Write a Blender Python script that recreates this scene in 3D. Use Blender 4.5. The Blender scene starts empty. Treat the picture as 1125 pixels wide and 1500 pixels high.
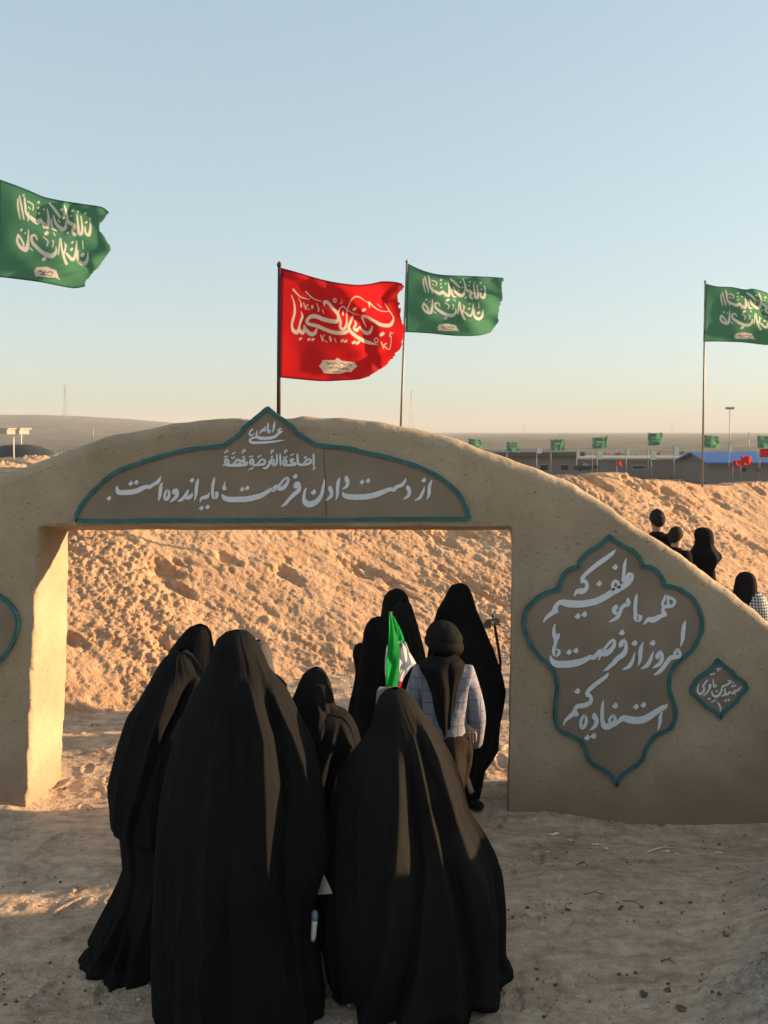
import bpy, bmesh, math, random
import numpy as np
from mathutils import Vector, Matrix, geometry

# ------------------------------------------------------------------ camera
S = bpy.context.scene
COL = S.collection
R = math.radians
EYE = 2.65                      # the photographer holds the phone from a bank behind the gate
FPX = 1300.0                    # focal length in units of the 1125 x 1500 frame
PITCH = math.atan(118.0 / FPX)
cam_d = bpy.data.cameras.new('camera')
cam = bpy.data.objects.new('camera', cam_d)
COL.objects.link(cam)
cam.location = (0, 0, EYE)
cam.rotation_euler = (R(90) - PITCH, 0, 0)
cam_d.sensor_fit = 'VERTICAL'
cam_d.sensor_height = 36.0
cam_d.sensor_width = 27.0
cam_d.lens = 36.0 * FPX / 1500.0
cam_d.clip_start = 0.05
cam_d.clip_end = 9000
cam_d.dof.use_dof = True
cam_d.dof.focus_distance = 5.2
cam_d.dof.aperture_fstop = 5.0
S.camera = cam
S.render.resolution_x, S.render.resolution_y = 768, 1024

# ------------------------------------------------------------------ sky and sun
SUN_EL = 7.7                    # degrees
SUN_AZ = 12.0                   # degrees behind the gate, measured from due right (+x) towards +y
w = bpy.data.worlds.new('World')
S.world = w
w.use_nodes = True
nt = w.node_tree
nt.nodes.clear()
sky = nt.nodes.new('ShaderNodeTexSky')
sky.sky_type = 'NISHITA'
sky.sun_disc = False
sky.sun_elevation = R(SUN_EL)
sky.sun_rotation = R(90 - SUN_AZ)
sky.altitude = 50
sky.air_density = 1.0
sky.dust_density = 1.2
sky.ozone_density = 1.6
bg = nt.nodes.new('ShaderNodeBackground')
bg.inputs['Strength'].default_value = 0.10
wo = nt.nodes.new('ShaderNodeOutputWorld')
hs = nt.nodes.new('ShaderNodeHueSaturation')          # dusty air: paler than the clean model sky
hs.inputs['Saturation'].default_value = 0.86
nt.links.new(sky.outputs[0], hs.inputs['Color'])
gm_ = nt.nodes.new('ShaderNodeGamma'); gm_.inputs[1].default_value = 0.42    # dust evens out the whole dome
sk1 = nt.nodes.new('ShaderNodeVectorMath'); sk1.operation = 'SCALE'; sk1.inputs['Scale'].default_value = 0.10
sk2 = nt.nodes.new('ShaderNodeVectorMath'); sk2.operation = 'MULTIPLY'; sk2.inputs[1].default_value = (2.34, 2.66, 2.74)
nt.links.new(hs.outputs[0], sk1.inputs[0]); nt.links.new(sk1.outputs[0], gm_.inputs[0])
nt.links.new(gm_.outputs[0], sk2.inputs[0]); nt.links.new(sk2.outputs[0], bg.inputs[0])
nt.links.new(bg.outputs[0], wo.inputs[0])
sun_d = bpy.data.lights.new('sun', 'SUN')
sun_d.energy = 2.75
sun_d.angle = R(0.55)
sun_d.color = (1.0, 0.68, 0.385)
sun = bpy.data.objects.new('sun', sun_d)
COL.objects.link(sun)
sdir = Vector((math.cos(R(SUN_EL)) * math.cos(R(SUN_AZ)), math.cos(R(SUN_EL)) * math.sin(R(SUN_AZ)), math.sin(R(SUN_EL))))
sun.rotation_euler = sdir.to_track_quat('Z', 'Y').to_euler()
sun.location = (30, 8, 8)
S.view_settings.view_transform = 'Standard'
S.view_settings.look = 'None'
S.view_settings.exposure = 2.35
S.view_settings.gamma = 1.0
S.view_settings.use_curve_mapping = False

# ------------------------------------------------------------------ helpers
CP, SP = math.cos(PITCH), math.sin(PITCH)
def at(u, v, Y):
    """Point at world depth Y that a surveyor would sight along (u, v) from the eye."""
    a = (u - 562.5) / FPX
    b = (750.0 - v) / FPX
    t = Y / (CP + SP * b)
    return Vector((a * t, Y, EYE + (-SP + CP * b) * t))
def tag(o, label=None, cat=None, group=None, kind=None):
    if label: o['label'] = label
    if cat: o['category'] = cat
    if group: o['group'] = group
    if kind: o['kind'] = kind
    return o
def empty(name, loc, label, cat, group=None):
    o = bpy.data.objects.new(name, None)
    COL.objects.link(o)
    o.location = loc
    o.empty_display_size = 0.1
    return tag(o, label, cat, group)
def link_mesh(name, me, mat, parent=None, smooth=True):
    o = bpy.data.objects.new(name, me)
    COL.objects.link(o)
    if mat is not None:
        me.materials.clear(); me.materials.append(mat)
    if smooth: me.polygons.foreach_set('use_smooth', [True] * len(me.polygons))
    if parent is not None:
        o.parent = parent
        if parent.parent is None:
            me.transform(Matrix.Translation(-parent.location))
        else:
            me.transform(Matrix.Translation(-parent.parent.location))
    return o
def mesh_from(name, verts, faces):
    me = bpy.data.meshes.new(name)
    me.from_pydata([tuple(v) for v in verts], [], faces)
    me.update()
    return me
def grid_mesh(name, P, close_u=False):
    """P: (rows, cols, 3) array."""
    nr, nc = P.shape[:2]
    idx = np.arange(nr * nc).reshape(nr, nc)
    if close_u:
        nxt = np.roll(idx, -1, axis=1)
        q = np.stack([idx[:-1], nxt[:-1], nxt[1:], idx[1:]], -1).reshape(-1, 4)
    else:
        q = np.stack([idx[:-1, :-1], idx[:-1, 1:], idx[1:, 1:], idx[1:, :-1]], -1).reshape(-1, 4)
    me = bpy.data.meshes.new(name)
    me.vertices.add(nr * nc)
    me.vertices.foreach_set('co', P.reshape(-1).astype(np.float32))
    me.loops.add(len(q) * 4)
    me.loops.foreach_set('vertex_index', q.reshape(-1).astype(np.int32))
    me.polygons.add(len(q))
    me.polygons.foreach_set('loop_start', (np.arange(len(q)) * 4).astype(np.int32))
    me.update(calc_edges=True)
    me.validate()
    return me
def box_mesh(name, x0, x1, y0, y1, z0, z1, bev=0.0):
    bm = bmesh.new()
    bmesh.ops.create_cube(bm, size=1.0)
    for v in bm.verts:
        v.co = Vector(((x0 + x1) / 2 + v.co.x * (x1 - x0), (y0 + y1) / 2 + v.co.y * (y1 - y0), (z0 + z1) / 2 + v.co.z * (z1 - z0)))
    if bev > 0: bmesh.ops.bevel(bm, geom=bm.edges[:], offset=bev, segments=1, affect='EDGES')
    me = bpy.data.meshes.new(name); bm.to_mesh(me); bm.free()
    return me
def tube_mesh(name, pts, rad, n=8):
    pts = [Vector(p) for p in pts]
    if not isinstance(rad, (list, tuple)): rad = [rad] * len(pts)
    rows = []
    for i, p in enumerate(pts):
        d = (pts[min(i + 1, len(pts) - 1)] - pts[max(i - 1, 0)]).normalized()
        a = d.orthogonal().normalized() if abs(d.z) < 0.9 else d.cross(Vector((0, 1, 0))).normalized()
        b = d.cross(a)
        rows.append([p + (a * math.cos(2 * math.pi * k / n) + b * math.sin(2 * math.pi * k / n)) * rad[i] for k in range(n)])
    V = [v for r in rows for v in r]
    F = []
    for i in range(len(rows) - 1):
        for k in range(n):
            F.append((i * n + k, i * n + (k + 1) % n, (i + 1) * n + (k + 1) % n, (i + 1) * n + k))
    F.append(tuple(range(n))[::-1]); F.append(tuple((len(rows) - 1) * n + k for k in range(n)))
    return mesh_from(name, V, F)
def join_meshes(name, mes):
    bm = bmesh.new()
    for m in mes: bm.from_mesh(m)
    me = bpy.data.meshes.new(name); bm.to_mesh(me); bm.free()
    return me
def skin_mesh(name, verts, edges, radii, sub=2, root=0):
    """Continuous body surface grown round a skeleton."""
    me = bpy.data.meshes.new(name + '_skeleton')
    me.from_pydata([tuple(v) for v in verts], edges, [])
    o = bpy.data.objects.new(name + '_skeleton', me)
    COL.objects.link(o)
    o.modifiers.new('skin', 'SKIN')
    for i, r in enumerate(radii):
        sv = me.skin_vertices[0].data[i] if me.skin_vertices else None
        if sv is None: break
        sv.radius = (r, r) if not isinstance(r, tuple) else r
        sv.use_root = (i == root)
    sm = o.modifiers.new('sub', 'SUBSURF'); sm.levels = sub; sm.render_levels = sub
    bpy.context.view_layer.update()
    dg = bpy.context.evaluated_depsgraph_get()
    out = bpy.data.meshes.new_from_object(o.evaluated_get(dg))
    out.name = name
    bpy.data.objects.remove(o); bpy.data.meshes.remove(me)
    return out

# numpy noise
_rs = np.random.RandomState(7)
_perm = _rs.permutation(4096).astype(np.int64)
_val = _rs.rand(4096) * 2 - 1
def _h(ix, iy, iz):
    return _perm[(_perm[(_perm[ix & 4095] + iy) & 4095] + iz) & 4095]
def noise3(x, y, z):
    x, y, z = np.broadcast_arrays(np.asarray(x, float), np.asarray(y, float), np.asarray(z, float))
    xi, yi, zi = np.floor(x), np.floor(y), np.floor(z)
    fx, fy, fz = x - xi, y - yi, z - zi
    xi, yi, zi = xi.astype(np.int64), yi.astype(np.int64), zi.astype(np.int64)
    ux, uy, uz = fx * fx * fx * (fx * (fx * 6 - 15) + 10), fy * fy * fy * (fy * (fy * 6 - 15) + 10), fz * fz * fz * (fz * (fz * 6 - 15) + 10)
    def c(a, b, d): return _val[_h(xi + a, yi + b, zi + d)]
    x00 = c(0, 0, 0) * (1 - ux) + c(1, 0, 0) * ux
    x10 = c(0, 1, 0) * (1 - ux) + c(1, 1, 0) * ux
    x01 = c(0, 0, 1) * (1 - ux) + c(1, 0, 1) * ux
    x11 = c(0, 1, 1) * (1 - ux) + c(1, 1, 1) * ux
    return (x00 * (1 - uy) + x10 * uy) * (1 - uz) + (x01 * (1 - uy) + x11 * uy) * uz
def fbm(x, y, z, o=4, g=0.5, l=2.03):
    s, a, n = 0, 1.0, 0
    for i in range(o):
        s = s + a * noise3(x + i * 17.3, y + i * 5.1, z - i * 9.7); n += a
        a *= g; x = x * l; y = y * l; z = z * l
    return s / n
def cells(x, y, z):
    """Worley: F1, F2 and an id of the nearest cell."""
    xi, yi, zi = np.floor(x).astype(np.int64), np.floor(y).astype(np.int64), np.floor(z).astype(np.int64)
    f1 = np.full(x.shape, 9.0); f2 = np.full(x.shape, 9.0); idn = np.zeros(x.shape)
    for a in (-1, 0, 1):
        for b in (-1, 0, 1):
            for c in (-1, 0, 1):
                h = _h(xi + a, yi + b, zi + c)
                px = xi + a + 0.5 + 0.5 * _val[h]; py = yi + b + 0.5 + 0.5 * _val[(h + 97) & 4095]; pz = zi + c + 0.5 + 0.5 * _val[(h + 641) & 4095]
                d = np.sqrt((px - x) ** 2 + (py - y) ** 2 + (pz - z) ** 2)
                m = d < f1
                f2 = np.where(m, f1, np.minimum(f2, d))
                idn = np.where(m, _val[(h + 333) & 4095], idn)
                f1 = np.where(m, d, f1)
    return f1, f2, idn
def sstep(a, b, x):
    t = np.clip((x - a) / (b - a), 0, 1)
    return t * t * (3 - 2 * t)

# ------------------------------------------------------------------ materials
def new_mat(name):
    m = bpy.data.materials.new(name); m.use_nodes = True
    n = m.node_tree.nodes; b = n['Principled BSDF']
    return m, n, m.node_tree.links, b
def plain(name, col, rough=0.8, metal=0.0, spec=0.3, vary=0.12, scale=6.0, bump=0.0, bscale=60.0):
    m, n, l, b = new_mat(name)
    b.inputs['Roughness'].default_value = rough
    b.inputs['Metallic'].default_value = metal
    b.inputs['Specular IOR Level'].default_value = spec
    tc = n.new('ShaderNodeTexCoord')
    t = n.new('ShaderNodeTexNoise'); t.inputs['Scale'].default_value = scale; t.inputs['Detail'].default_value = 5
    l.new(tc.outputs['Object'], t.inputs['Vector'])
    r = n.new('ShaderNodeMapRange'); r.inputs[1].default_value = 0.3; r.inputs[2].default_value = 0.7
    r.inputs[3].default_value = 1 - vary; r.inputs[4].default_value = 1 + vary
    l.new(t.outputs[0], r.inputs[0])
    x = n.new('ShaderNodeVectorMath'); x.operation = 'SCALE'; x.inputs[0].default_value = col
    l.new(r.outputs[0], x.inputs['Scale']); l.new(x.outputs[0], b.inputs['Base Color'])
    if bump > 0:
        t2 = n.new('ShaderNodeTexNoise'); t2.inputs['Scale'].default_value = bscale; t2.inputs['Detail'].default_value = 4
        l.new(tc.outputs['Object'], t2.inputs['Vector'])
        bp = n.new('ShaderNodeBump'); bp.inputs['Strength'].default_value = bump; bp.inputs['Distance'].default_value = 0.01
        l.new(t2.outputs[0], bp.inputs['Height']); l.new(bp.outputs[0], b.inputs['Normal'])
    return m
def ramp(n, stops):
    r = n.new('ShaderNodeValToRGB')
    e = r.color_ramp.elements
    while len(e) > 1: e.remove(e[-1])
    e[0].position = stops[0][0]; e[0].color = (*stops[0][1], 1)
    for p, c in stops[1:]:
        k = e.new(p); k.color = (*c, 1)
    return r
def soil(name, dark, mid, light, sc=1.0, bump=0.5, grit=None):
    m, n, l, b = new_mat(name)
    b.inputs['Roughness'].default_value = 0.86
    b.inputs['Specular IOR Level'].default_value = 0.1
    tc = n.new('ShaderNodeTexCoord')
    t1 = n.new('ShaderNodeTexNoise'); t1.inputs['Scale'].default_value = 1.3 * sc; t1.inputs['Detail'].default_value = 9; t1.inputs['Roughness'].default_value = 0.66
    t2 = n.new('ShaderNodeTexNoise'); t2.inputs['Scale'].default_value = 14 * sc; t2.inputs['Detail'].default_value = 8; t2.inputs['Roughness'].default_value = 0.7
    mx = n.new('ShaderNodeMath'); mx.operation = 'MULTIPLY_ADD'; mx.inputs[1].default_value = 0.42
    m2 = n.new('ShaderNodeMath'); m2.operation = 'MULTIPLY'; m2.inputs[1].default_value = 0.58
    for t in (t1, t2): l.new(tc.outputs['Object'], t.inputs['Vector'])
    l.new(t2.outputs[0], m2.inputs[0]); l.new(t1.outputs[0], mx.inputs[0]); l.new(m2.outputs[0], mx.inputs[2])
    r = ramp(n, [(0.36, dark), (0.5, mid), (0.64, light)] if sc > 0.1 else [(0.44, dark), (0.5, mid), (0.57, light)])
    l.new(mx.outputs[0], r.inputs[0])
    v = n.new('ShaderNodeTexVoronoi'); v.inputs['Scale'].default_value = 70 * sc
    l.new(tc.outputs['Object'], v.inputs['Vector'])
    sp = n.new('ShaderNodeMapRange'); sp.inputs[1].default_value = 0.05; sp.inputs[2].default_value = 0.16; sp.inputs[3].default_value = 0.72; sp.inputs[4].default_value = 1
    l.new(v.outputs['Distance'], sp.inputs[0])
    sc_ = n.new('ShaderNodeVectorMath'); sc_.operation = 'SCALE'
    l.new(r.outputs[0], sc_.inputs[0]); l.new(sp.outputs[0], sc_.inputs['Scale'])
    colo = sc_.outputs[0]
    if grit:          # loose grey gravel where the mask says so
        at_ = n.new('ShaderNodeAttribute'); at_.attribute_name = 'grit'
        mg = n.new('ShaderNodeMix'); mg.data_type = 'RGBA'
        t5 = n.new('ShaderNodeTexNoise'); t5.inputs['Scale'].default_value = 30; t5.inputs['Detail'].default_value = 8; t5.inputs['Roughness'].default_value = 0.8
        l.new(tc.outputs['Object'], t5.inputs['Vector'])
        rg = ramp(n, [(0.38, tuple(c * 0.5 for c in grit)), (0.5, grit), (0.62, tuple(c * 1.7 for c in grit))])
        l.new(t5.outputs[0], rg.inputs[0]); l.new(rg.outputs[0], mg.inputs['B'])
        l.new(at_.outputs['Fac'], mg.inputs['Factor']); l.new(colo, mg.inputs['A']); colo = mg.outputs['Result']
        # trodden dust: long pale and dark smears across the way
        mp = n.new('ShaderNodeMapping'); mp.inputs['Scale'].default_value = (1.6, 4.5, 1)
        l.new(tc.outputs['Object'], mp.inputs[0])
        t6 = n.new('ShaderNodeTexNoise'); t6.inputs['Scale'].default_value = 2.2; t6.inputs['Detail'].default_value = 9; t6.inputs['Roughness'].default_value = 0.72
        l.new(mp.outputs[0], t6.inputs['Vector'])
        r6 = n.new('ShaderNodeMapRange'); r6.inputs[1].default_value = 0.36; r6.inputs[2].default_value = 0.60; r6.inputs[3].default_value = 0.68; r6.inputs[4].default_value = 1.10
        l.new(t6.outputs[0], r6.inputs[0])
        s6 = n.new('ShaderNodeVectorMath'); s6.operation = 'SCALE'; l.new(colo, s6.inputs[0]); l.new(r6.outputs[0], s6.inputs['Scale']); colo = s6.outputs[0]
    l.new(colo, b.inputs['Base Color'])
    t3 = n.new('ShaderNodeTexNoise'); t3.inputs['Scale'].default_value = 45 * sc; t3.inputs['Detail'].default_value = 8; t3.inputs['Roughness'].default_value = 0.65
    l.new(tc.outputs['Object'], t3.inputs['Vector'])
    bp = n.new('ShaderNodeBump'); bp.inputs['Strength'].default_value = bump; bp.inputs['Distance'].default_value = 0.03
    l.new(t3.outputs[0], bp.inputs['Height']); l.new(bp.outputs[0], b.inputs['Normal'])
    return m
def cloth(name, col, sheen=0.25, weave=900, vary=0.15, rough=0.85, scol=(0.8, 0.75, 0.7)):
    m, n, l, b = new_mat(name)
    b.inputs['Roughness'].default_value = rough
    b.inputs['Specular IOR Level'].default_value = 0.035
    b.inputs['Sheen Weight'].default_value = sheen
    b.inputs['Sheen Roughness'].default_value = 0.45
    b.inputs['Sheen Tint'].default_value = (*scol, 1)
    tc = n.new('ShaderNodeTexCoord')
    t = n.new('ShaderNodeTexNoise'); t.inputs['Scale'].default_value = 5; t.inputs['Detail'].default_value = 7
    mp = n.new('ShaderNodeMapping'); mp.inputs['Scale'].default_value = (1, 1, 0.35)
    l.new(tc.outputs['Object'], mp.inputs[0]); l.new(mp.outputs[0], t.inputs['Vector'])
    r = n.new('ShaderNodeMapRange'); r.inputs[1].default_value = 0.3; r.inputs[2].default_value = 0.7; r.inputs[3].default_value = 1 - vary; r.inputs[4].default_value = 1 + vary
    l.new(t.outputs[0], r.inputs[0])
    x = n.new('ShaderNodeVectorMath'); x.operation = 'SCALE'; x.inputs[0].default_value = col
    l.new(r.outputs[0], x.inputs['Scale']); l.new(x.outputs[0], b.inputs['Base Color'])
    t2 = n.new('ShaderNodeTexNoise'); t2.inputs['Scale'].default_value = 26; t2.inputs['Detail'].default_value = 6
    l.new(mp.outputs[0], t2.inputs['Vector'])
    t3 = n.new('ShaderNodeTexNoise'); t3.inputs['Scale'].default_value = weave
    l.new(tc.outputs['Object'], t3.inputs['Vector'])
    ad = n.new('ShaderNodeMath'); ad.operation = 'MULTIPLY_ADD'; ad.inputs[1].default_value = 0.12
    l.new(t3.outputs[0], ad.inputs[0]); l.new(t2.outputs[0], ad.inputs[2])
    bp = n.new('ShaderNodeBump'); bp.inputs['Strength'].default_value = 0.35; bp.inputs['Distance'].default_value = 0.012
    l.new(ad.outputs[0], bp.inputs['Height']); l.new(bp.outputs[0], b.inputs['Normal'])
    return m
def flag_cloth(name, col, trans=0.5, prt=None, cap=None, hem=None):
    """Thin translucent cloth; the flat print comes in as a painted mask (r: print, g: caption, b: hem)."""
    m, n, l, b = new_mat(name)
    out = n['Material Output']
    tc = n.new('ShaderNodeTexCoord')
    t = n.new('ShaderNodeTexNoise'); t.inputs['Scale'].default_value = 9; t.inputs['Detail'].default_value = 6
    l.new(tc.outputs['Object'], t.inputs['Vector'])
    r = n.new('ShaderNodeMapRange'); r.inputs[1].default_value = 0.3; r.inputs[2].default_value = 0.7; r.inputs[3].default_value = 0.88; r.inputs[4].default_value = 0.86
    l.new(t.outputs[0], r.inputs[0])
    src = None
    if prt:
        at_ = n.new('ShaderNodeAttribute'); at_.attribute_name = 'print'
        sp = n.new('ShaderNodeSeparateColor'); l.new(at_.outputs['Color'], sp.inputs[0])
        for ch, c2 in (('Blue', hem), ('Red', prt), ('Green', cap)):
            mm = n.new('ShaderNodeMix'); mm.data_type = 'RGBA'
            if src is None: mm.inputs['A'].default_value = (*col, 1)
            else: l.new(src, mm.inputs['A'])
            mm.inputs['B'].default_value = (*c2, 1)
            l.new(sp.outputs[ch], mm.inputs['Factor']); src = mm.outputs['Result']
    x = n.new('ShaderNodeVectorMath'); x.operation = 'SCALE'; x.inputs[0].default_value = col
    if src is not None: l.new(src, x.inputs[0])
    l.new(r.outputs[0], x.inputs['Scale'])
    l.new(x.outputs[0], b.inputs['Base Color'])
    b.inputs['Roughness'].default_value = 0.8
    b.inputs['Specular IOR Level'].default_value = 0.15
    tr = n.new('ShaderNodeBsdfTranslucent'); l.new(x.outputs[0], tr.inputs[0])
    mix = n.new('ShaderNodeMixShader'); mix.inputs[0].default_value = trans
    l.new(b.outputs[0], mix.inputs[1]); l.new(tr.outputs[0], mix.inputs[2]); l.new(mix.outputs[0], out.inputs[0])
    t2 = n.new('ShaderNodeTexNoise'); t2.inputs['Scale'].default_value = 40; t2.inputs['Detail'].default_value = 4
    l.new(tc.outputs['Object'], t2.inputs['Vector'])
    bp = n.new('ShaderNodeBump'); bp.inputs['Strength'].default_value = 0.25; bp.inputs['Distance'].default_value = 0.01
    l.new(t2.outputs[0], bp.inputs['Height']); l.new(bp.outputs[0], b.inputs['Normal']); l.new(bp.outputs[0], tr.inputs['Normal'])
    return m
def plaster(name):
    m, n, l, b = new_mat(name)
    b.inputs['Roughness'].default_value = 0.86
    b.inputs['Specular IOR Level'].default_value = 0.1
    tc = n.new('ShaderNodeTexCoord')
    t1 = n.new('ShaderNodeTexNoise'); t1.inputs['Scale'].default_value = 1.1; t1.inputs['Detail'].default_value = 8; t1.inputs['Roughness'].default_value = 0.62
    l.new(tc.outputs['Object'], t1.inputs['Vector'])
    r = ramp(n, [(0.34, (0.315, 0.235, 0.155)), (0.5, (0.405, 0.305, 0.203)), (0.68, (0.485, 0.37, 0.255))])
    l.new(t1.outputs[0], r.inputs[0])
    # straw and grit pressed in the mud render
    mp = n.new('ShaderNodeMapping'); mp.inputs['Scale'].default_value = (40, 40, 95); mp.inputs['Rotation'].default_value = (0.3, 0.5, 0.2)
    l.new(tc.outputs['Object'], mp.inputs[0])
    t2 = n.new('ShaderNodeTexNoise'); t2.inputs['Scale'].default_value = 1.0; t2.inputs['Detail'].default_value = 3
    l.new(mp.outputs[0], t2.inputs['Vector'])
    s = n.new('ShaderNodeMapRange'); s.inputs[1].default_value = 0.27; s.inputs[2].default_value = 0.37; s.inputs[3].default_value = 0.38; s.inputs[4].default_value = 1
    l.new(t2.outputs[0], s.inputs[0])
    x = n.new('ShaderNodeVectorMath'); x.operation = 'SCALE'
    l.new(r.outputs[0], x.inputs[0]); l.new(s.outputs[0], x.inputs['Scale'])
    # earth splashed on the foot of the wall
    sx = n.new('ShaderNodeSeparateXYZ'); l.new(tc.outputs['Object'], sx.inputs[0])
    t4 = n.new('ShaderNodeTexNoise'); t4.inputs['Scale'].default_value = 3; t4.inputs['Detail'].default_value = 7
    l.new(tc.outputs['Object'], t4.inputs['Vector'])
    ma = n.new('ShaderNodeMath'); ma.operation = 'MULTIPLY_ADD'; ma.inputs[1].default_value = -0.55
    l.new(t4.outputs[0], ma.inputs[0]); l.new(sx.outputs['Z'], ma.inputs[2])
    mr = n.new('ShaderNodeMapRange'); mr.inputs[1].default_value = -0.28; mr.inputs[2].default_value = 0.08; mr.inputs[3].default_value = 0.75; mr.inputs[4].default_value = 0
    l.new(ma.outputs[0], mr.inputs[0])
    mx = n.new('ShaderNodeMix'); mx.data_type = 'RGBA'
    l.new(mr.outputs[0], mx.inputs['Factor']); l.new(x.outputs[0], mx.inputs['A']); mx.inputs['B'].default_value = (0.30, 0.20, 0.14, 1)
    l.new(mx.outputs['Result'], b.inputs['Base Color'])
    t3 = n.new('ShaderNodeTexNoise'); t3.inputs['Scale'].default_value = 28; t3.inputs['Detail'].default_value = 7; t3.inputs['Roughness'].default_value = 0.65
    l.new(tc.outputs['Object'], t3.inputs['Vector'])
    ad = n.new('ShaderNodeMath'); ad.operation = 'MULTIPLY_ADD'; ad.inputs[1].default_value = 0.5
    l.new(s.outputs[0], ad.inputs[0]); l.new(t3.outputs[0], ad.inputs[2])
    bp = n.new('ShaderNodeBump'); bp.inputs['Strength'].default_value = 0.6; bp.inputs['Distance'].default_value = 0.012
    l.new(ad.outputs[0], bp.inputs['Height']); l.new(bp.outputs[0], b.inputs['Normal'])
    return m
M = dict(
    plaster=plaster('mud_plaster'),
    panel=plain('painted_panel', (0.265, 0.195, 0.138), 0.85, vary=0.16, scale=2.5, bump=0.3, bscale=30),
    teal=plain('teal_paint', (0.035, 0.135, 0.135), 0.55, vary=0.25, scale=14, bump=0.3, bscale=50),
    white=plain('white_letter_paint', (0.74, 0.74, 0.77), 0.5, vary=0.06, scale=30, bump=0.15),
    bank=soil('bank_soil', (0.46, 0.27, 0.155), (0.60, 0.375, 0.225), (0.70, 0.47, 0.30), 1.0, 1.0),
    ground=soil('path_soil', (0.47, 0.310, 0.200), (0.67, 0.475, 0.330), (0.78, 0.600, 0.440), 0.9, 1.0, (0.40, 0.335, 0.28)),
    plainm=soil('plain_soil', (0.08, 0.070, 0.050), (0.17, 0.138, 0.100), (0.30, 0.24, 0.175), 0.05, 0.0),
    stone=plain('stone', (0.50, 0.39, 0.29), 0.9, vary=0.3, scale=30, bump=0.5),
    clod=plain('dark_clod', (0.14, 0.09, 0.06), 0.9, vary=0.3, scale=30, bump=0.5),
    black=cloth('black_chador', (0.0105, 0.0102, 0.0107), 0.0),
    black2=cloth('black_chador_matt', (0.0055, 0.0056, 0.0062), 0.0),
    blackb=cloth('black_chador_brownish', (0.0150, 0.0140, 0.0130), 0.0),
    navy=cloth('dark_shoe_cloth', (0.012, 0.013, 0.014), 0.05),
    skin=plain('skin', (0.42, 0.25, 0.17), 0.55, vary=0.08),
    hair=plain('black_hair', (0.012, 0.010, 0.009), 0.9, vary=0.3, bump=0.5),
    cap=cloth('dark_cap', (0.013, 0.013, 0.011), 0.0),
    olive=cloth('brown_skirt', (0.022, 0.017, 0.012), 0.0),
    greys=cloth('grey_scarf', (0.07, 0.066, 0.064), 0.0, vary=0.6),
    lace=flag_cloth('pale_lace', (0.30, 0.31, 0.30), 0.3),
    pole=plain('pole_rust', (0.055, 0.030, 0.028), 0.6),
    poleg=plain('pole_grey', (0.22, 0.20, 0.18), 0.5, metal=0.4),
    red=flag_cloth('red_flag_cloth', (0.72, 0.020, 0.022), 0.55, (0.86, 0.72, 0.55), (0.18, 0.07, 0.04), (0.26, 0.012, 0.02)),
    green=flag_cloth('green_flag_cloth', (0.090, 0.270, 0.155), 0.5, (0.78, 0.74, 0.66), (0.25, 0.12, 0.08), (0.03, 0.11, 0.08)),
    whitep=flag_cloth('white_print', (0.80, 0.76, 0.70), 0.5),
    igreen=flag_cloth('bright_green_cloth', (0.012, 0.36, 0.065), 0.6),
    iwhite=flag_cloth('white_cloth', (0.72, 0.72, 0.75), 0.5),
    ired=flag_cloth('crimson_cloth', (0.6, 0.02, 0.05), 0.5),
    paper=plain('white_paper', (0.75, 0.72, 0.62), 0.6),
    bluegrey=plain('blue_grey_plastic', (0.25, 0.32, 0.38), 0.35),
    concrete=plain('grey_wall', (0.20, 0.17, 0.155), 0.9, scale=0.3),
    concrete2=plain('pale_wall', (0.32, 0.28, 0.24), 0.9, scale=0.3),
    roofd=plain('dark_roof', (0.10, 0.085, 0.075), 0.7, scale=0.3),
    roofb=plain('blue_roof', (0.02, 0.12, 0.36), 0.5, scale=0.3),
    dark=plain('dark_opening', (0.02, 0.02, 0.02), 0.8),
    steel=plain('steel', (0.30, 0.30, 0.30), 0.5, metal=0.3),
    scrub=plain('dark_scrub', (0.07, 0.065, 0.04), 0.9, vary=0.4),
    shade=plain('dark_net', (0.035, 0.04, 0.045), 0.9),
)
def plaid(name, base, line, k, wdt, k2=None):
    m, n, l, b = new_mat(name)
    b.inputs['Roughness'].default_value = 0.85
    tc = n.new('ShaderNodeTexCoord'); sx = n.new('ShaderNodeSeparateXYZ'); l.new(tc.outputs['Object'], sx.inputs[0])
    outs = []
    for ax in ('X', 'Z'):
        a = n.new('ShaderNodeMath'); a.operation = 'MULTIPLY'; a.inputs[1].default_value = k; l.new(sx.outputs[ax], a.inputs[0])
        f = n.new('ShaderNodeMath'); f.operation = 'FRACT'; l.new(a.outputs[0], f.inputs[0])
        c = n.new('ShaderNodeMath'); c.operation = 'LESS_THAN'; c.inputs[1].default_value = wdt; l.new(f.outputs[0], c.inputs[0])
        outs.append(c)
    mx = n.new('ShaderNodeMath'); mx.operation = 'MAXIMUM'; l.new(outs[0].outputs[0], mx.inputs[0]); l.new(outs[1].outputs[0], mx.inputs[1])
    mm = n.new('ShaderNodeMix'); mm.data_type = 'RGBA'; mm.inputs['A'].default_value = (*base, 1); mm.inputs['B'].default_value = (*line, 1)
    sc = n.new('ShaderNodeMath'); sc.operation = 'MULTIPLY'; sc.inputs[1].default_value = 0.8
    l.new(mx.outputs[0], sc.inputs[0]); l.new(sc.outputs[0], mm.inputs['Factor']); l.new(mm.outputs['Result'], b.inputs['Base Color'])
    t2 = n.new('ShaderNodeTexNoise'); t2.inputs['Scale'].default_value = 18; t2.inputs['Detail'].default_value = 5
    l.new(tc.outputs['Object'], t2.inputs['Vector'])
    bp = n.new('ShaderNodeBump'); bp.inputs['Strength'].default_value = 0.6; bp.inputs['Distance'].default_value = 0.02
    l.new(t2.outputs[0], bp.inputs['Height']); l.new(bp.outputs[0], b.inputs['Normal'])
    return m
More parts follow.
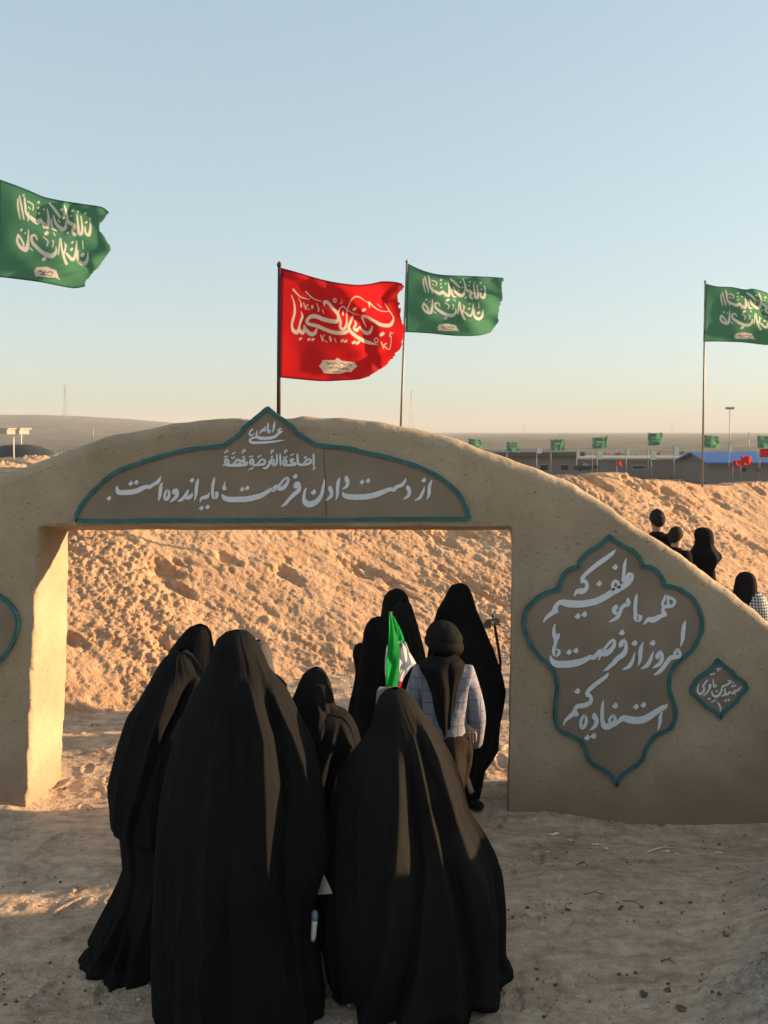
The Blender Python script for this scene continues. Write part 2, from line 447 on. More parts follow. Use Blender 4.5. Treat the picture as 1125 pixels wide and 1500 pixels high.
M['plaid'] = plaid('plaid_shirt', (0.21, 0.205, 0.24), (0.08, 0.08, 0.11), 15.0, 0.09)
M['keffiyeh'] = plaid('checked_scarf', (0.02, 0.02, 0.022), (0.6, 0.6, 0.6), 36.0, 0.33)

# ------------------------------------------------------------------ brush strokes and outlines
def cat(pts, n=5, closed=False):
    pts = [np.array(p, float) for p in pts]
    N = len(pts); out = []
    rng = range(N) if closed else range(N - 1)
    for i in rng:
        if closed: p0, p1, p2, p3 = pts[(i - 1) % N], pts[i], pts[(i + 1) % N], pts[(i + 2) % N]
        else: p0, p1, p2, p3 = pts[max(i - 1, 0)], pts[i], pts[i + 1], pts[min(i + 2, N - 1)]
        for k in range(n):
            t = k / n
            out.append(0.5 * ((2 * p1) + (-p0 + p2) * t + (2 * p0 - 5 * p1 + 4 * p2 - p3) * t * t + (-p0 + 3 * p1 - 3 * p2 + p3) * t ** 3))
    if not closed: out.append(pts[-1])
    return out
def stroke_geo(pts, F, h, V, Fc, walls=True, n=5, closed=False):
    """Ribbon along pts (x, y, w); F(x, y, h) maps drawing units to the surface."""
    P = cat(pts, n, closed)
    xs = [p[0] for p in P]; ys = [p[1] for p in P]; ws = [max(p[2], 0.2) for p in P]
    m = len(P); base = len(V)
    for i in range(m):
        if closed: a, b = (i - 1) % m, (i + 1) % m
        else: a, b = max(i - 1, 0), min(i + 1, m - 1)
        dx, dy = xs[b] - xs[a], ys[b] - ys[a]
        L = math.hypot(dx, dy) or 1.0
        nx, ny = -dy / L, dx / L
        r = ws[i] / 2
        V.append(F(xs[i] + nx * r, ys[i] + ny * r, h)); V.append(F(xs[i] - nx * r, ys[i] - ny * r, h))
        if walls:
            V.append(F(xs[i] + nx * r, ys[i] + ny * r, 0)); V.append(F(xs[i] - nx * r, ys[i] - ny * r, 0))
    st = 4 if walls else 2
    for i in range(m if closed else m - 1):
        a = base + i * st; b = base + ((i + 1) % m) * st
        Fc.append((a, a + 1, b + 1, b))
        if walls:
            Fc.append((a, b, b + 2, a + 2)); Fc.append((a + 1, a + 3, b + 3, b + 1))
    if not closed and walls:
        e = base + (m - 1) * st
        Fc.append((base, base + 2, base + 3, base + 1)); Fc.append((e, e + 1, e + 3, e + 2))
def poly_geo(pts, F, h, V, Fc, walls=True, hb=0.0):
    base = len(V); m = len(pts)
    tri = geometry.tessellate_polygon([[Vector((p[0], p[1], 0)) for p in pts]])
    for p in pts: V.append(F(p[0], p[1], h))
    for t in tri: Fc.append(tuple(base + i for i in t))
    if walls:
        for p in pts: V.append(F(p[0], p[1], hb))
        for i in range(m):
            j = (i + 1) % m
            Fc.append((base + i, base + j, base + m + j, base + m + i))
def draw(spec, origin, sc, F, h, walls=True, jit=0.0003):
    """spec: strokes parted by '/', each 'x,y,w x,y,w'; 'D x,y,s' is a rhombic pen dot; 'O x,y,rx,ry,w' a ring."""
    V, Fc = [], []
    G = lambda x, y, hh: F(origin[0] + x / sc, origin[1] + y / sc, hh)
    k = 0
    for s in spec.split('/'):
        s = s.strip()
        if not s: continue
        k += 1; hh = h + k * jit
        if s[0] == 'D':
            for q in s[1:].split():
                x, y, d = map(float, q.split(','))
                r = d * 0.72
                pts = [(x - r * 1.12, y + r * 0.28), (x - r * 0.45, y - r * 0.42), (x + r * 0.12, y - r * 1.05), (x + r * 0.7, y - r * 0.62), (x + r * 0.95, y + r * 0.0), (x + r * 0.62, y + r * 0.6), (x + r * 0.05, y + r * 1.05), (x - r * 0.55, y + r * 0.72)]
                poly_geo(pts, G, hh, V, Fc, walls)
        elif s[0] == 'O':
            x, y, rx, ry, ww = map(float, s[1:].split(','))
            stroke_geo([(x + rx * math.cos(t * math.pi / 4), y + ry * math.sin(t * math.pi / 4), ww) for t in range(8)], G, hh, V, Fc, walls, 3, True)
        else:
            pts = [tuple(map(float, q.split(','))) for q in s.split()]
            stroke_geo(pts, G, hh, V, Fc, walls)
    return V, Fc

# ------------------------------------------------------------------ ground
YG = 6.05                        # front face of the gate
TH = 0.57                        # its thickness
def mound(x, y):
    """Heaped earth on the right, running from behind the photographer to the gate's toe."""
    foot = 1.20 + 0.66 * (y - 3.9) + 0.15 * np.sin(y * 1.9)
    foot = foot + 0.9 * sstep(5.0, 6.0, y)
    foot = np.where(y < 3.9, 1.20 + 0.1 * (3.9 - y), foot)
    top = 1.32 + 0.10 * np.sin(y * 2.3 + 1) + 0.08 * np.sin(y * 5.1)
    top = top * (1 - 0.42 * sstep(5.15, 5.5, y))
    end = 1 - sstep(6.0, 6.25, y - 0.05 * np.sin(x * 3))
    m1 = top * end * np.clip((x - foot) / 1.75, 0, 1) ** 1.5
    # unseen heap added past the gate's right toe for its shade; dips admit sun
    hn = 1.42 - 0.58 * (sstep(6.36, 6.40, y) + 0.9 * sstep(6.17, 6.20, y) * (1 - sstep(6.27, 6.30, y))) + 0.05 * np.sin(y * 7)
    hn = hn * (1 - sstep(7.02, 7.2, y)) * sstep(4.3, 4.9, y)
    return np.maximum(m1, hn * sstep(4.9, 6.2, x) * (1 - sstep(8, 10, x)))
def ground_h(x, y):
    z = 0.035 * fbm(x * 0.5, y * 0.5, 0.0 * x, 4) + 0.016 * fbm(x * 2.1, y * 3.2, 3.0 + 0 * x, 4)
    z = z - (0.07 * sstep(0.5, 0.95, x) + 0.10 * sstep(1.0, 2.0, x)) * sstep(4.7, 6.0, y) * (1 - sstep(6.62, 7.1, y))
    z = z + mound(x, y)
    # earth swept against the wall
    dw = np.maximum(np.maximum(YG - y, y - (YG + TH)), 0)
    solid = np.clip(sstep(0.6, 0.9, x) + (1 - sstep(-2.7, -2.4, x)), 0, 1)
    z = z + solid * 0.045 * np.exp(-(dw / 0.14) ** 2)
    # the trodden bank the photographer stands on
    z = z + 1.05 * (1 - sstep(-0.4, 2.4, y)) * (1 - sstep(6, 9, np.abs(x)))
    return z
def spaced(parts):
    out = [np.linspace(a, b, n, endpoint=False) for a, b, n in parts]
    return np.concatenate(out + [np.array([parts[-1][1]])])
gx = spaced([(-40, -9, 30), (-9, -3.6, 60), (-3.6, 3.4, 520), (3.4, 10, 110), (10, 40, 30)])
gy = spaced([(-20, -2, 18), (-2, 3.3, 50), (3.3, 7.2, 330), (7.2, 11, 150), (11, 27, 50)])
X, Y = np.meshgrid(gx, gy)
Z = ground_h(X, Y)
lum = fbm(X * 7, Y * 9, 0 * X, 5, 0.6)
Z += 0.012 * lum + 0.014 * np.maximum(fbm(X * 16, Y * 20, 5 + 0 * X, 3), 0.1)
mm = mound(X, Y)
Z += sstep(0.02, 0.3, mm) * (0.035 * fbm(X * 5, Y * 5, 9 + 0 * X, 5, 0.6) + 0.02 * np.abs(fbm(X * 11, Y * 11, 2 + 0 * X, 3)))
# shoe prints
fr_ = np.random.RandomState(12)
for k in range(150):
    fx, fy = fr_.uniform(-3, 3.2), fr_.uniform(3.3, 7.6); fa = fr_.normal(math.pi / 2, 0.35)
    fdx, fdy = (X - fx), (Y - fy)
    near = (np.abs(fdx) < 0.3) & (np.abs(fdy) < 0.3)
    lx = fdx[near] * math.cos(fa) + fdy[near] * math.sin(fa); ly = -fdx[near] * math.sin(fa) + fdy[near] * math.cos(fa)
    rr2 = np.sqrt((lx / 0.125) ** 2 + (ly / (0.045 - 0.10 * lx * 0.3)) ** 2)
    Z[near] += -0.012 * (1 - sstep(0.75, 1.0, rr2)) * (1 + 0.25 * np.sin(lx * 160)) + 0.006 * np.exp(-((rr2 - 1.15) / 0.16) ** 2)
# trodden ruts lying across the way
Z += 0.010 * np.sin(Y * 9 + 2.2 * fbm(X * 0.7, Y * 0.5, 1 + 0 * X, 2) + X * 0.6) * (mm < 0.02)
me = grid_mesh('ground', np.stack([X, Y, Z], -1))
ga = me.attributes.new('grit', 'FLOAT', 'POINT'); ga.data.foreach_set('value', (np.clip(sstep(0.03, 0.22, mm + 0.07 * fbm(X * 3, Y * 3, 6 + 0 * X, 4)), 0, 1) * (Y < 6.0)).reshape(-1).astype(np.float32))
g = link_mesh('ground', me, M['ground'])
tag(g, kind='structure')
def gz(x, y):
    return float(ground_h(np.array([[x]], float), np.array([[y]], float))[0, 0])

# the long embankment behind the gate: runs from near left to far right
BA = R(28)
bdir = np.array([math.cos(BA), math.sin(BA)])         # along the foot
bnor = np.array([-math.sin(BA), math.cos(BA)])        # away from the camera
B0 = np.array([-3.0, 7.75])
def bank_height(s):
    # the crest stays near the same sight line all along
    return 1.98 + 0.10 * np.sin(s * 0.9) + 0.10 * fbm(s * 0.8, 0 * s, 0 * s, 3) - 0.020 * np.maximum(s - 4, 0)
ss = spaced([(-26, -2, 60), (-2, 8.5, 640), (8.5, 16, 240), (16, 34, 60)])
tt = spaced([(-0.12, 1.0, 230), (1.0, 1.35, 50), (1.35, 2.4, 20)])
SS, TT = np.meshgrid(ss, tt)
H = bank_height(SS)
bend = 0.22 * np.sin(SS * 0.45 + 0.6) + 0.15 * fbm(SS * 0.35, 3 + 0 * SS, 0 * SS, 3)
run = 2.75
def prof(t):
    up = np.clip(t, 0, 1)
    face = up ** 1.12 * (1 - 0.06 * np.sin(up * math.pi))
    return np.where(t < 0, t * 0.6, np.where(t < 1.12, np.minimum(face, 1) - 0.0 * t, np.maximum(1 - 0.9 * (t - 1.12), -0.6)))
hh = prof(TT) * H
dist = TT * run + bend
PX = B0[0] + bdir[0] * SS + bnor[0] * dist
PY = B0[1] + bdir[1] * SS + bnor[1] * dist
PZ = hh - 0.06
nrm = np.array([-bnor[0] * 0.6, -bnor[1] * 0.6, 0.8])
mask = sstep(-0.08, 0.1, TT)
vis = (SS > -4) & (SS < 13)
# rock-like lumps, erosion ledges, fine crumbs
c1 = cells(SS * 0.95 + 0.4 * noise3(SS * 2, hh * 2, 0), hh * 1.5, dist * 0.6)
c2 = cells(SS * 2.6 + 0.3 * noise3(SS * 5, hh * 5, 1), hh * 3.6, dist * 1.5)
c3 = cells(SS * 7.5, hh * 9, dist * 4)
q = SS * 0.8 - hh * 0.6; r_ = hh * 0.9 + SS * 0.5          # gouges and slides fall away to the right
c2 = cells(q * 2.2 + 0.3 * noise3(SS * 5, hh * 5, 1), r_ * 4.2, dist * 1.5)
vary_ = sstep(-0.25, 0.4, fbm(q * 0.9, r_ * 1.8, 7 + 0 * SS, 3))
d = 0.10 * fbm(SS * 0.55, hh * 0.9, dist * 0.4, 4) \
    + 0.028 * np.clip(c2[1] - c2[0], 0, 0.35) * (0.3 + 1.2 * np.abs(c2[2])) + 0.022 * (0.5 - c3[0]) * np.maximum(c3[2] - 0.25, 0) * 2 \
    + 0.034 * fbm(q * 2.4, r_ * 7.5, dist, 6, 0.6)
clod_ = 0
for f_, a_ in ((9, 0.020), (18, 0.023), (36, 0.021), (64, 0.013)):
    clod_ = clod_ + a_ * np.abs(noise3(q * f_ + f_, r_ * f_ * 1.5, dist * f_ * 0.7 + 3))
d += clod_ * (0.45 + 0.9 * vary_) + 0.010 * fbm(SS * 15, hh * 16, dist * 12, 3, 0.7) * vary_
bite = np.clip(fbm(q * 1.6, r_ * 4.2, 11 + 0 * SS, 5, 0.55) - 0.22, 0, 0.3)
d -= 0.32 * bite
d *= mask
PX += nrm[0] * d; PY += nrm[1] * d; PZ += nrm[2] * d
bk = link_mesh('embankment', grid_mesh('embankment', np.stack([PX, PY, PZ], -1)), M['bank'], smooth=True)
tag(bk, kind='structure')

# the far plain, low behind the bank, rising to a long hill on the left
ang = np.concatenate([np.linspace(-180, -38, 36, endpoint=False), np.linspace(-38, 38, 420, endpoint=False), np.linspace(38, 180, 37)])
rr = np.geomspace(22, 5200, 260)
AA, RR = np.meshgrid(np.radians(ang), rr)
FX, FY = RR * np.sin(AA), RR * np.cos(AA)
FZ = -0.45 - 2.55 * sstep(24, 70, RR) + 0.25 * fbm(FX * 0.05, FY * 0.05, 0 * FX, 4) * sstep(40, 90, RR)
deg = np.degrees(AA)
hill = sstep(600, 1500, RR) * (1 - sstep(1900, 2600, RR))
FZ += hill * (31.5 * (1 - sstep(-22, -1.5, deg)) ** 1.0 + 0.6 + 2.2 * fbm(FX * 0.006, FY * 0.006, 0 * FX, 4)) * (0.9)
FZ += 3.0 * fbm(FX * 0.004, FY * 0.004, 3 + 0 * FX, 4) * sstep(200, 900, RR) * np.where(deg < -3, 1.0, 0.25)
# rough ground with low hummocks on the left, nearer
FZ += 1.0 * np.abs(fbm(FX * 0.06, FY * 0.06, 8 + 0 * FX, 4)) * sstep(60, 90, RR) * (1 - sstep(240, 420, RR)) * (1 - sstep(-16, -9, deg))
FZ += 0.6 * sstep(3000, 5200, RR)
FZ = np.where((RR > 2700), np.minimum(FZ, 1.5), FZ)
pl = link_mesh('plain', grid_mesh('plain', np.stack([FX, FY, FZ], -1)), M['plainm'])
tag(pl, kind='structure')

# ------------------------------------------------------------------ the gate
gate = empty('arched_gateway', (-0.76, YG, 0), 'low arched mud-plastered gateway with Persian inscriptions and teal outlines', 'gateway')
C_X = 398.0
half = [(0, 606), (30, 608), (60, 610), (110, 613), (160, 619), (202, 627), (260, 640), (315, 660), (370, 680), (400, 690), (440, 706), (480, 728), (527, 762), (565, 788), (602, 812), (660, 855), (727, 906), (790, 958), (850, 1013), (900, 1066), (945, 1124), (985, 1190), (1000, 1235)]
half = [tuple(p) for p in cat([(a, b, 0) for a, b in half], 4)]
rim_r = [(C_X + p[0], p[1] + 0.6 * math.sin(p[0] * 0.11)) for p in half]
rim_l = [(C_X - p[0], p[1] + (4 if 120 < p[0] < 420 else 2) + 0.8 * math.sin(p[0] * 0.07 + 1)) for p in half]
rim = rim_l[::-1] + rim_r[1:]
cusp = [(352, 611), (366, 609), (380, 602), (393, 597), (407, 604), (420, 611), (436, 612)]
rim2 = [p for p in rim if p[0] < 350] + [(356, 614), (380, 612), (404, 612), (430, 612)] + [p for p in rim if p[0] > 438]
def W(u, v, h=0.0):
    p = at(u, v, YG); p.y -= h; return p
sub_n = 10
def seg(a, b, n): return [tuple(np.array(a) + (np.array(b) - np.array(a)) * k / n) for k in range(n)]
front = []
for i in range(len(rim2)): front.append(W(*rim2[i]))
BZ = -0.30
def down(u0):   # base points under ground
    p = W(u0, 1200); return Vector((p.x, YG, BZ))
br = W(1398, 1235); bl = W(-602, 1235)
op = [Vector((W(739, 1215).x, YG, BZ)), W(742, 1195), W(744, 1050), W(746, 900), W(748, 768),
      W(640, 767), W(520, 768), W(400, 767.5), W(280, 768.5), W(160, 769), W(58, 770),
      W(54, 860), W(49, 960), W(44, 1080), W(40, 1187), Vector((W(39, 1215).x, YG, BZ))]
out_f = front + [Vector((br.x, YG, BZ))] + op + [Vector((bl.x, YG, BZ))]
def back_of(p, i, nfront):
    q = p.copy(); q.y = YG + TH; return q
out_b = [back_of(p, 0, 0) for p in out_f]
o0 = len(front) + 1
def B(u, v): return at(u, v, YG + TH)
xr_b = out_b[o0].x + 0.11
bl_pts = {4: Vector((xr_b, YG + TH, B(700, 777).z)), 5: Vector((W(640, 767).x, YG + TH, B(640, 777).z)), 6: Vector((W(520, 767).x, YG + TH, B(520, 777).z)), 7: Vector((W(400, 767).x, YG + TH, B(400, 778).z)),
          8: Vector((W(280, 767).x, YG + TH, B(280, 778).z)), 9: Vector((W(180, 767).x, YG + TH, B(200, 777).z)), 10: B(102, 778),
          11: B(101, 860), 12: B(99, 960), 13: B(95, 1060), 14: B(91, 1143), 15: Vector((B(90, 1160).x, YG + TH, BZ))}
for k, p in bl_pts.items(): out_b[o0 + k] = p
for k in range(5): out_b[o0 + k].x = xr_b
n = len(out_f)
bm = bmesh.new()
vf = [bm.verts.new(p) for p in out_f]; vb = [bm.verts.new(p) for p in out_b]
def cap(vs, flip):
    tri = geometry.tessellate_polygon([[Vector((v.co.x, v.co.z, 0)) for v in vs]])
    for t in tri:
        try: bm.faces.new([vs[i] for i in (t if not flip else t[::-1])])
        except ValueError: pass
cap(vf, False); cap(vb, True)
for i in range(n):
    j = (i + 1) % n
    bm.faces.new((vf[i], vf[j], vb[j], vb[i]))
bmesh.ops.recalc_face_normals(bm, faces=bm.faces[:])
bm.normal_update()
rim_edges = [bm.edges.get((vf[i], vf[i + 1])) for i in range(len(front) - 1)]
bmesh.ops.bevel(bm, geom=[e_ for e_ in rim_edges if e_ is not None], offset=0.062, segments=2, affect='EDGES', profile=0.5)
me = bpy.data.meshes.new('gate_raw'); bm.to_mesh(me); bm.free()
tmp = bpy.data.objects.new('gate_raw', me); COL.objects.link(tmp)
rm = tmp.modifiers.new('r', 'REMESH'); rm.mode = 'VOXEL'; rm.voxel_size = 0.022
bpy.context.view_layer.update()
dg = bpy.context.evaluated_depsgraph_get()
gm = bpy.data.meshes.new_from_object(tmp.evaluated_get(dg)); gm.name = 'wall'
bpy.data.objects.remove(tmp)
nv = len(gm.vertices)
co = np.zeros(nv * 3, np.float32); gm.vertices.foreach_get('co', co); co = co.reshape(-1, 3).astype(float)
no = np.zeros(nv * 3, np.float32); gm.vertices.foreach_get('normal', no); no = no.reshape(-1, 3)
# round and roughen the rim, keep the front nearly true
tx, tz = co[:, 0], co[:, 2]
amp = 0.012 * fbm(tx * 1.3, co[:, 1] * 1.3, tz * 1.3, 4) + 0.006 * fbm(tx * 7, co[:, 1] * 7, tz * 7, 4, 0.6)
topf = sstep(0.25, 0.75, no[:, 2])
amp = amp * (1 + 0.3 * topf) - 0.004
frontm = no[:, 1] < -0.6
corner = np.clip((0.93 - np.abs(no).max(1)) * 5, 0, 1)
amp = amp - corner * 0.012 * np.clip(fbm(tx * 9, co[:, 1] * 9, tz * 9, 4, 0.6) * 2 + 0.3, 0, 1)
amp = np.where(frontm, np.clip(amp, -0.012, 0.002) , amp)
co += no * amp[:, None]
gm.vertices.foreach_set('co', co.reshape(-1).astype(np.float32)); gm.update()
wall = link_mesh('wall', gm, M['plaster'], gate)
# panels and their raised teal outlines
top_line = [(112.5, 762, 6), (113, 756, 6), (116, 748, 6), (121, 739, 6), (131, 726, 6), (143, 714, 6), (156, 702, 6), (171, 691, 6), (205, 678, 6), (242, 667, 6), (276, 658.5, 6), (310, 654.5, 6), (327, 652.5, 6), (336, 647, 6), (346, 640, 6), (352, 635, 6.5), (359, 625.5, 6.5), (373, 614, 6.5), (384, 604.5, 6.5), (393, 597.5, 6)]
top_line2 = [(393, 597.5, 6), (403, 607, 6.5), (417, 616, 6.5), (428, 625, 6.5), (433, 632, 6.5), (440, 637, 6), (451, 644, 6), (462, 650.5, 6), (479.5, 653.4, 6), (508, 656, 6), (536, 662.5, 6), (573, 671, 6), (602, 679.5, 6), (627, 689.5, 6), (653, 705, 6), (673, 725, 6), (681.5, 742, 6), (687, 760, 6)]
bot_line = [(687, 760, 6), (620, 759.5, 6), (560, 760, 6), (480, 761, 6), (400, 761, 6), (320, 762, 6), (240, 762, 6), (160, 763, 6), (112.5, 762, 6)]
SR = [[(893, 785), (882, 795), (873, 802), (862, 808), (853, 817), (848, 824), (847, 831)],
      [(847, 831), (838, 832), (830, 837), (824, 845), (820, 854), (818, 863)],
      [(818, 863), (808, 865), (800, 868), (789, 874), (780, 882), (772, 892), (768, 903), (767, 916), (772, 932), (778, 945), (787, 957), (803, 973), (811, 983), (815, 997), (816, 1012), (813, 1033), (813, 1052), (816, 1064), (822, 1070), (835, 1076), (847, 1082), (853, 1089), (857, 1098), (860, 1108), (867, 1117), (878, 1124), (890, 1131), (897, 1139), (902, 1150)],
      [(902, 1150), (906, 1141), (913, 1133), (927, 1123), (936, 1116), (941, 1110), (945, 1097), (951, 1086), (960, 1077), (972, 1071), (982, 1065), (988, 1051), (988, 1036), (982, 1018), (979, 1003), (981, 988), (988, 974), (1000, 963), (1012, 952), (1021, 938), (1027, 922), (1027, 905), (1021, 887), (1011, 873), (998, 864), (985, 859), (972, 858)],
      [(972, 858), (970, 848), (965, 840), (958, 833), (950, 830), (941, 830)],
      [(941, 830), (938, 820), (932, 811), (924, 805), (912, 799), (902, 793), (893, 785)]]
DI = [[(1051, 966), (1058, 972), (1065, 978), (1071, 982)], [(1071, 982), (1077, 990), (1084, 994)], [(1084, 994), (1090, 1000), (1093, 1006), (1090, 1012)], [(1090, 1012), (1083, 1018), (1079, 1026)], [(1079, 1026), (1070, 1033), (1063, 1039), (1058, 1044), (1054, 1051)],
      [(1054, 1051), (1049, 1044), (1042, 1039), (1032, 1033)], [(1032, 1033), (1025, 1025), (1018, 1020)], [(1018, 1020), (1013, 1014), (1012, 1009), (1015, 1003)], [(1015, 1003), (1020, 995), (1027, 989)], [(1027, 989), (1036, 983), (1044, 976), (1051, 966)]]
def shape_sign(name, segs, wd, hb=0.022, hp=0.008):
    V, Fc = [], []
    out = []
    for s in segs:
        s3 = [(p[0], p[1], p[2] if len(p) > 2 else wd) for p in s]
        P = cat(s3, 5) if len(s3) > 2 else [np.array(q, float) for q in s3]
        out += [(p[0], p[1]) for p in P[:-1]]
    poly_geo(out, W, hp, V, Fc, True, -0.10)
    pn = link_mesh(name, mesh_from(name, V, Fc), M['panel'], gate, smooth=False)
    V, Fc = [], []
    ring = [(p[0], p[1], wd * 0.92 * (1 + 0.10 * math.sin(i * 0.9) + 0.05 * math.sin(i * 2.7))) for i, p in enumerate(out)]
    stroke_geo(ring, lambda x, y, h: W(x, y, h if h > 0 else -0.02), hb, V, Fc, True, 1, True)
    rg = link_mesh('outline', mesh_from('outline', V, Fc), M['teal'], pn, smooth=False)
    return pn
sign_top = shape_sign('lintel_panel', [top_line, top_line2, bot_line], 6.0)
sign_r = shape_sign('pillar_panel', SR, 5.8)
sign_l = shape_sign('pillar_panel', [[(2 * C_X - p[0] - 2, p[1] + 2) for p in s] for s in SR], 5.8)
sign_d = shape_sign('name_panel', DI, 5.0)
# crack between the two boards of the lintel panel
V, Fc = [], []
stroke_geo([(475, 652, 1.6), (474.5, 675, 1.0), (477, 700, 1.8), (476, 726, 1.2), (478, 745, 1.8), (478, 758, 1.2)], W, 0.0092, V, Fc, False)
link_mesh('crack', mesh_from('crack', V, Fc), M['clod'], sign_top, smooth=False)

def words(parent, origin, sc, lst, h=0.012, mat='white', name='lettering'):
    for i_, w_ in enumerate(lst):
        V, Fc = draw(w_, origin, sc, W, h + 0.00037 * (i_ % 8))
        for i, v in enumerate(V):
            if abs(v.y - YG) < 1e-6: v.y = YG - 0.006
        link_mesh(name, mesh_from(name, V, Fc), M[mat], parent, smooth=False)
k1 = 9.375
words(sign_top, (150, 690), k1, [
    'D97,372,44',
    '203,205,12 207,240,40 225,285,66 270,295,68 330,293,72 420,287,72 500,262,68 570,228,60 620,212,50 650,222,52 690,195,45 735,170,48 760,155,50 790,115,38 806,76,12/D395,168,46 470,152,46',
    '826,152,12 812,200,42 800,280,48 792,350,42 774,410,10',
    '903,262,36 922,300,34 916,350,44 890,388,44 862,372,36 862,325,34 880,282,36 903,262,36',
    '1010,240,30 1035,280,38 1030,330,48 1000,375,46 965,402,30 932,427,8/1006,250,36 992,285,62 1000,315,40'])
words(sign_top, (230, 690), k1, [
    '285,415,12 340,392,45 385,350,45 415,300,40 438,250,12/400,372,34 440,365,55 475,335,46 492,298,10/D485,125,46',
    '575,102,12 558,160,42 545,240,46 540,320,40 518,404,10',
    '592,427,12 615,375,36 655,360,52 690,352,55 712,325,30 720,292,8/D615,505,46 697,490,46',
    '795,82,12 780,150,40 768,220,40 768,290,40 782,345,60 808,345,72 824,310,52 820,280,30',
    '942,138,8 930,185,22 928,235,58 928,264,30'])
words(sign_top, (320, 690), k1, [
    '52,316,12 75,355,56 120,383,70 180,390,74 250,388,74 380,385,76 500,362,74 600,330,66 680,280,52 725,250,45 755,262,52 785,220,56 815,205,45/815,232,60 860,240,60 910,215,52 950,160,40 963,112,34 940,93,28 900,118,28 862,165,30 830,205,40/D328,248,46 398,230,46',
    '1088,145,30 1112,190,44 1105,260,56 1040,320,55 975,385,48 920,450,42 862,488,12/1085,150,40 1062,200,58 1066,235,44/D1055,70,48'])
words(sign_top, (430, 690), k1, [
    '182,225,12 155,280,34 145,350,42 152,410,66 205,455,84 280,440,78 345,390,60 390,310,48 410,220,42 428,112,12/D277,287,54',
    '500,205,25 505,240,60 520,280,50 520,330,48 490,370,36 442,402,10',
    '640,88,12 615,150,44 605,240,46 603,330,38 577,397,10',
    '725,65,25 730,110,60 745,150,48 735,200,42 700,232,28 668,250,8'])
words(sign_top, (530, 690), k1, [
    '-262,288,12 -245,325,54 -200,348,68 -130,356,74 -67,358,76 63,352,76 180,327,74 280,290,66 350,262,58 405,248,52 440,258,50 480,215,50 520,205,50 560,180,46 590,140,34 604,96,10/D2,148,46 87,130,46',
    '625,195,25 635,235,62 652,275,50 645,325,46 610,362,36 567,388,10',
    '860,213,8 845,270,30 820,325,42 790,370,40 722,405,10/D852,122,48',
    '963,120,12 935,180,42 925,250,46 920,320,40 892,387,12'])
words(sign_top, (320, 650), 7.5, [
    '1045,108,16 1047,170,24 1047,240,18/1040,258,22 1056,262,26 1040,285,18',
    '868,108,16 871,170,24 882,222,26 920,230,28 965,226,28 1010,208,28 1015,178,22 985,170,20 950,200,22 940,222,22/D955,150,22',
    '838,178,12 815,170,22 797,185,26 812,206,24 850,212,22 840,230,26 780,234,26 722,232,24 714,200,22 735,168,24 748,200,24 735,228,22/D722,148,16 750,143,16/790,132,10 828,113,16/735,108,12 733,85,20 748,70,24 752,88,18',
    '680,108,14 682,170,24 685,240,16',
    '645,112,16 645,190,24 630,228,26 598,230,26 612,192,26 590,170,26 575,195,26 590,217,24/D590,142,20/582,112,12 585,88,20 600,72,24 605,92,16',
    '555,190,12 562,215,24 548,245,28 520,268,26 488,262,12',
    '380,235,26 440,232,26 500,222,30 512,185,24 480,172,20 448,203,22 432,224,24/430,152,12 472,126,16/365,232,24 352,210,24 358,180,22 375,165,20 386,200,24 375,230,22/D348,140,16 376,136,16/333,288,10 388,262,18',
    '300,168,18 270,185,28 285,208,26 318,205,24 300,232,26 200,238,28 110,238,26 85,225,24/D280,145,20/268,108,12 272,85,20 288,70,24 294,90,18',
    '120,236,24 180,232,28 230,222,28 245,190,24 215,176,22 182,205,24 168,225,24/145,148,14 160,160,14 185,140,14/150,115,12 186,94,16',
    '50,234,12 85,230,26 112,212,26 105,180,22 85,165,20 76,198,24 85,226,24/D72,142,16 97,138,16/64,100,16 84,92,18 100,72,22 104,92,16'])
words(sign_top, (350, 600), 14.06, [
    '750,243,14 730,310,42 722,380,46 697,472,12',
    '615,268,14 602,330,40 600,400,42 605,450,52 630,460,56 645,420,44',
    '428,507,12 460,450,40 500,420,55 535,420,60 540,380,40 553,348,12',
    '890,393,16 850,400,36 818,430,46 855,460,46 912,433,10/870,460,45 810,500,60 740,560,62 620,588,66 500,592,68 420,582,66 375,548,48 370,490,38 385,423,12/400,565,36 320,575,46 250,605,46 235,650,56 290,680,56 400,682,56 560,675,52 720,660,42 850,640,30 945,635,8',
    '265,393,30 280,420,24 245,440,34 225,480,32 222,515,35 250,530,42 292,518,30 322,478,10'])
words(sign_r, (780, 790), k1, [
    '1134,142,12 1090,190,46 1000,260,60 900,330,64 800,410,56 710,490,52 668,555,52/655,585,40 712,572,54 745,620,46 725,685,58 670,708,80 612,712,58 562,778,14/D910,603,54',
    '1325,455,50 1270,600,60 1210,655,62 1125,700,80 1000,782,84 880,842,88 760,872,92 640,886,94 500,880,98 420,865,84 360,868,56 310,930,60 295,985,70 250,1022,56 190,1072,44 143,1140,12/310,975,80 345,965,74/D615,1050,56 707,1025,56'])
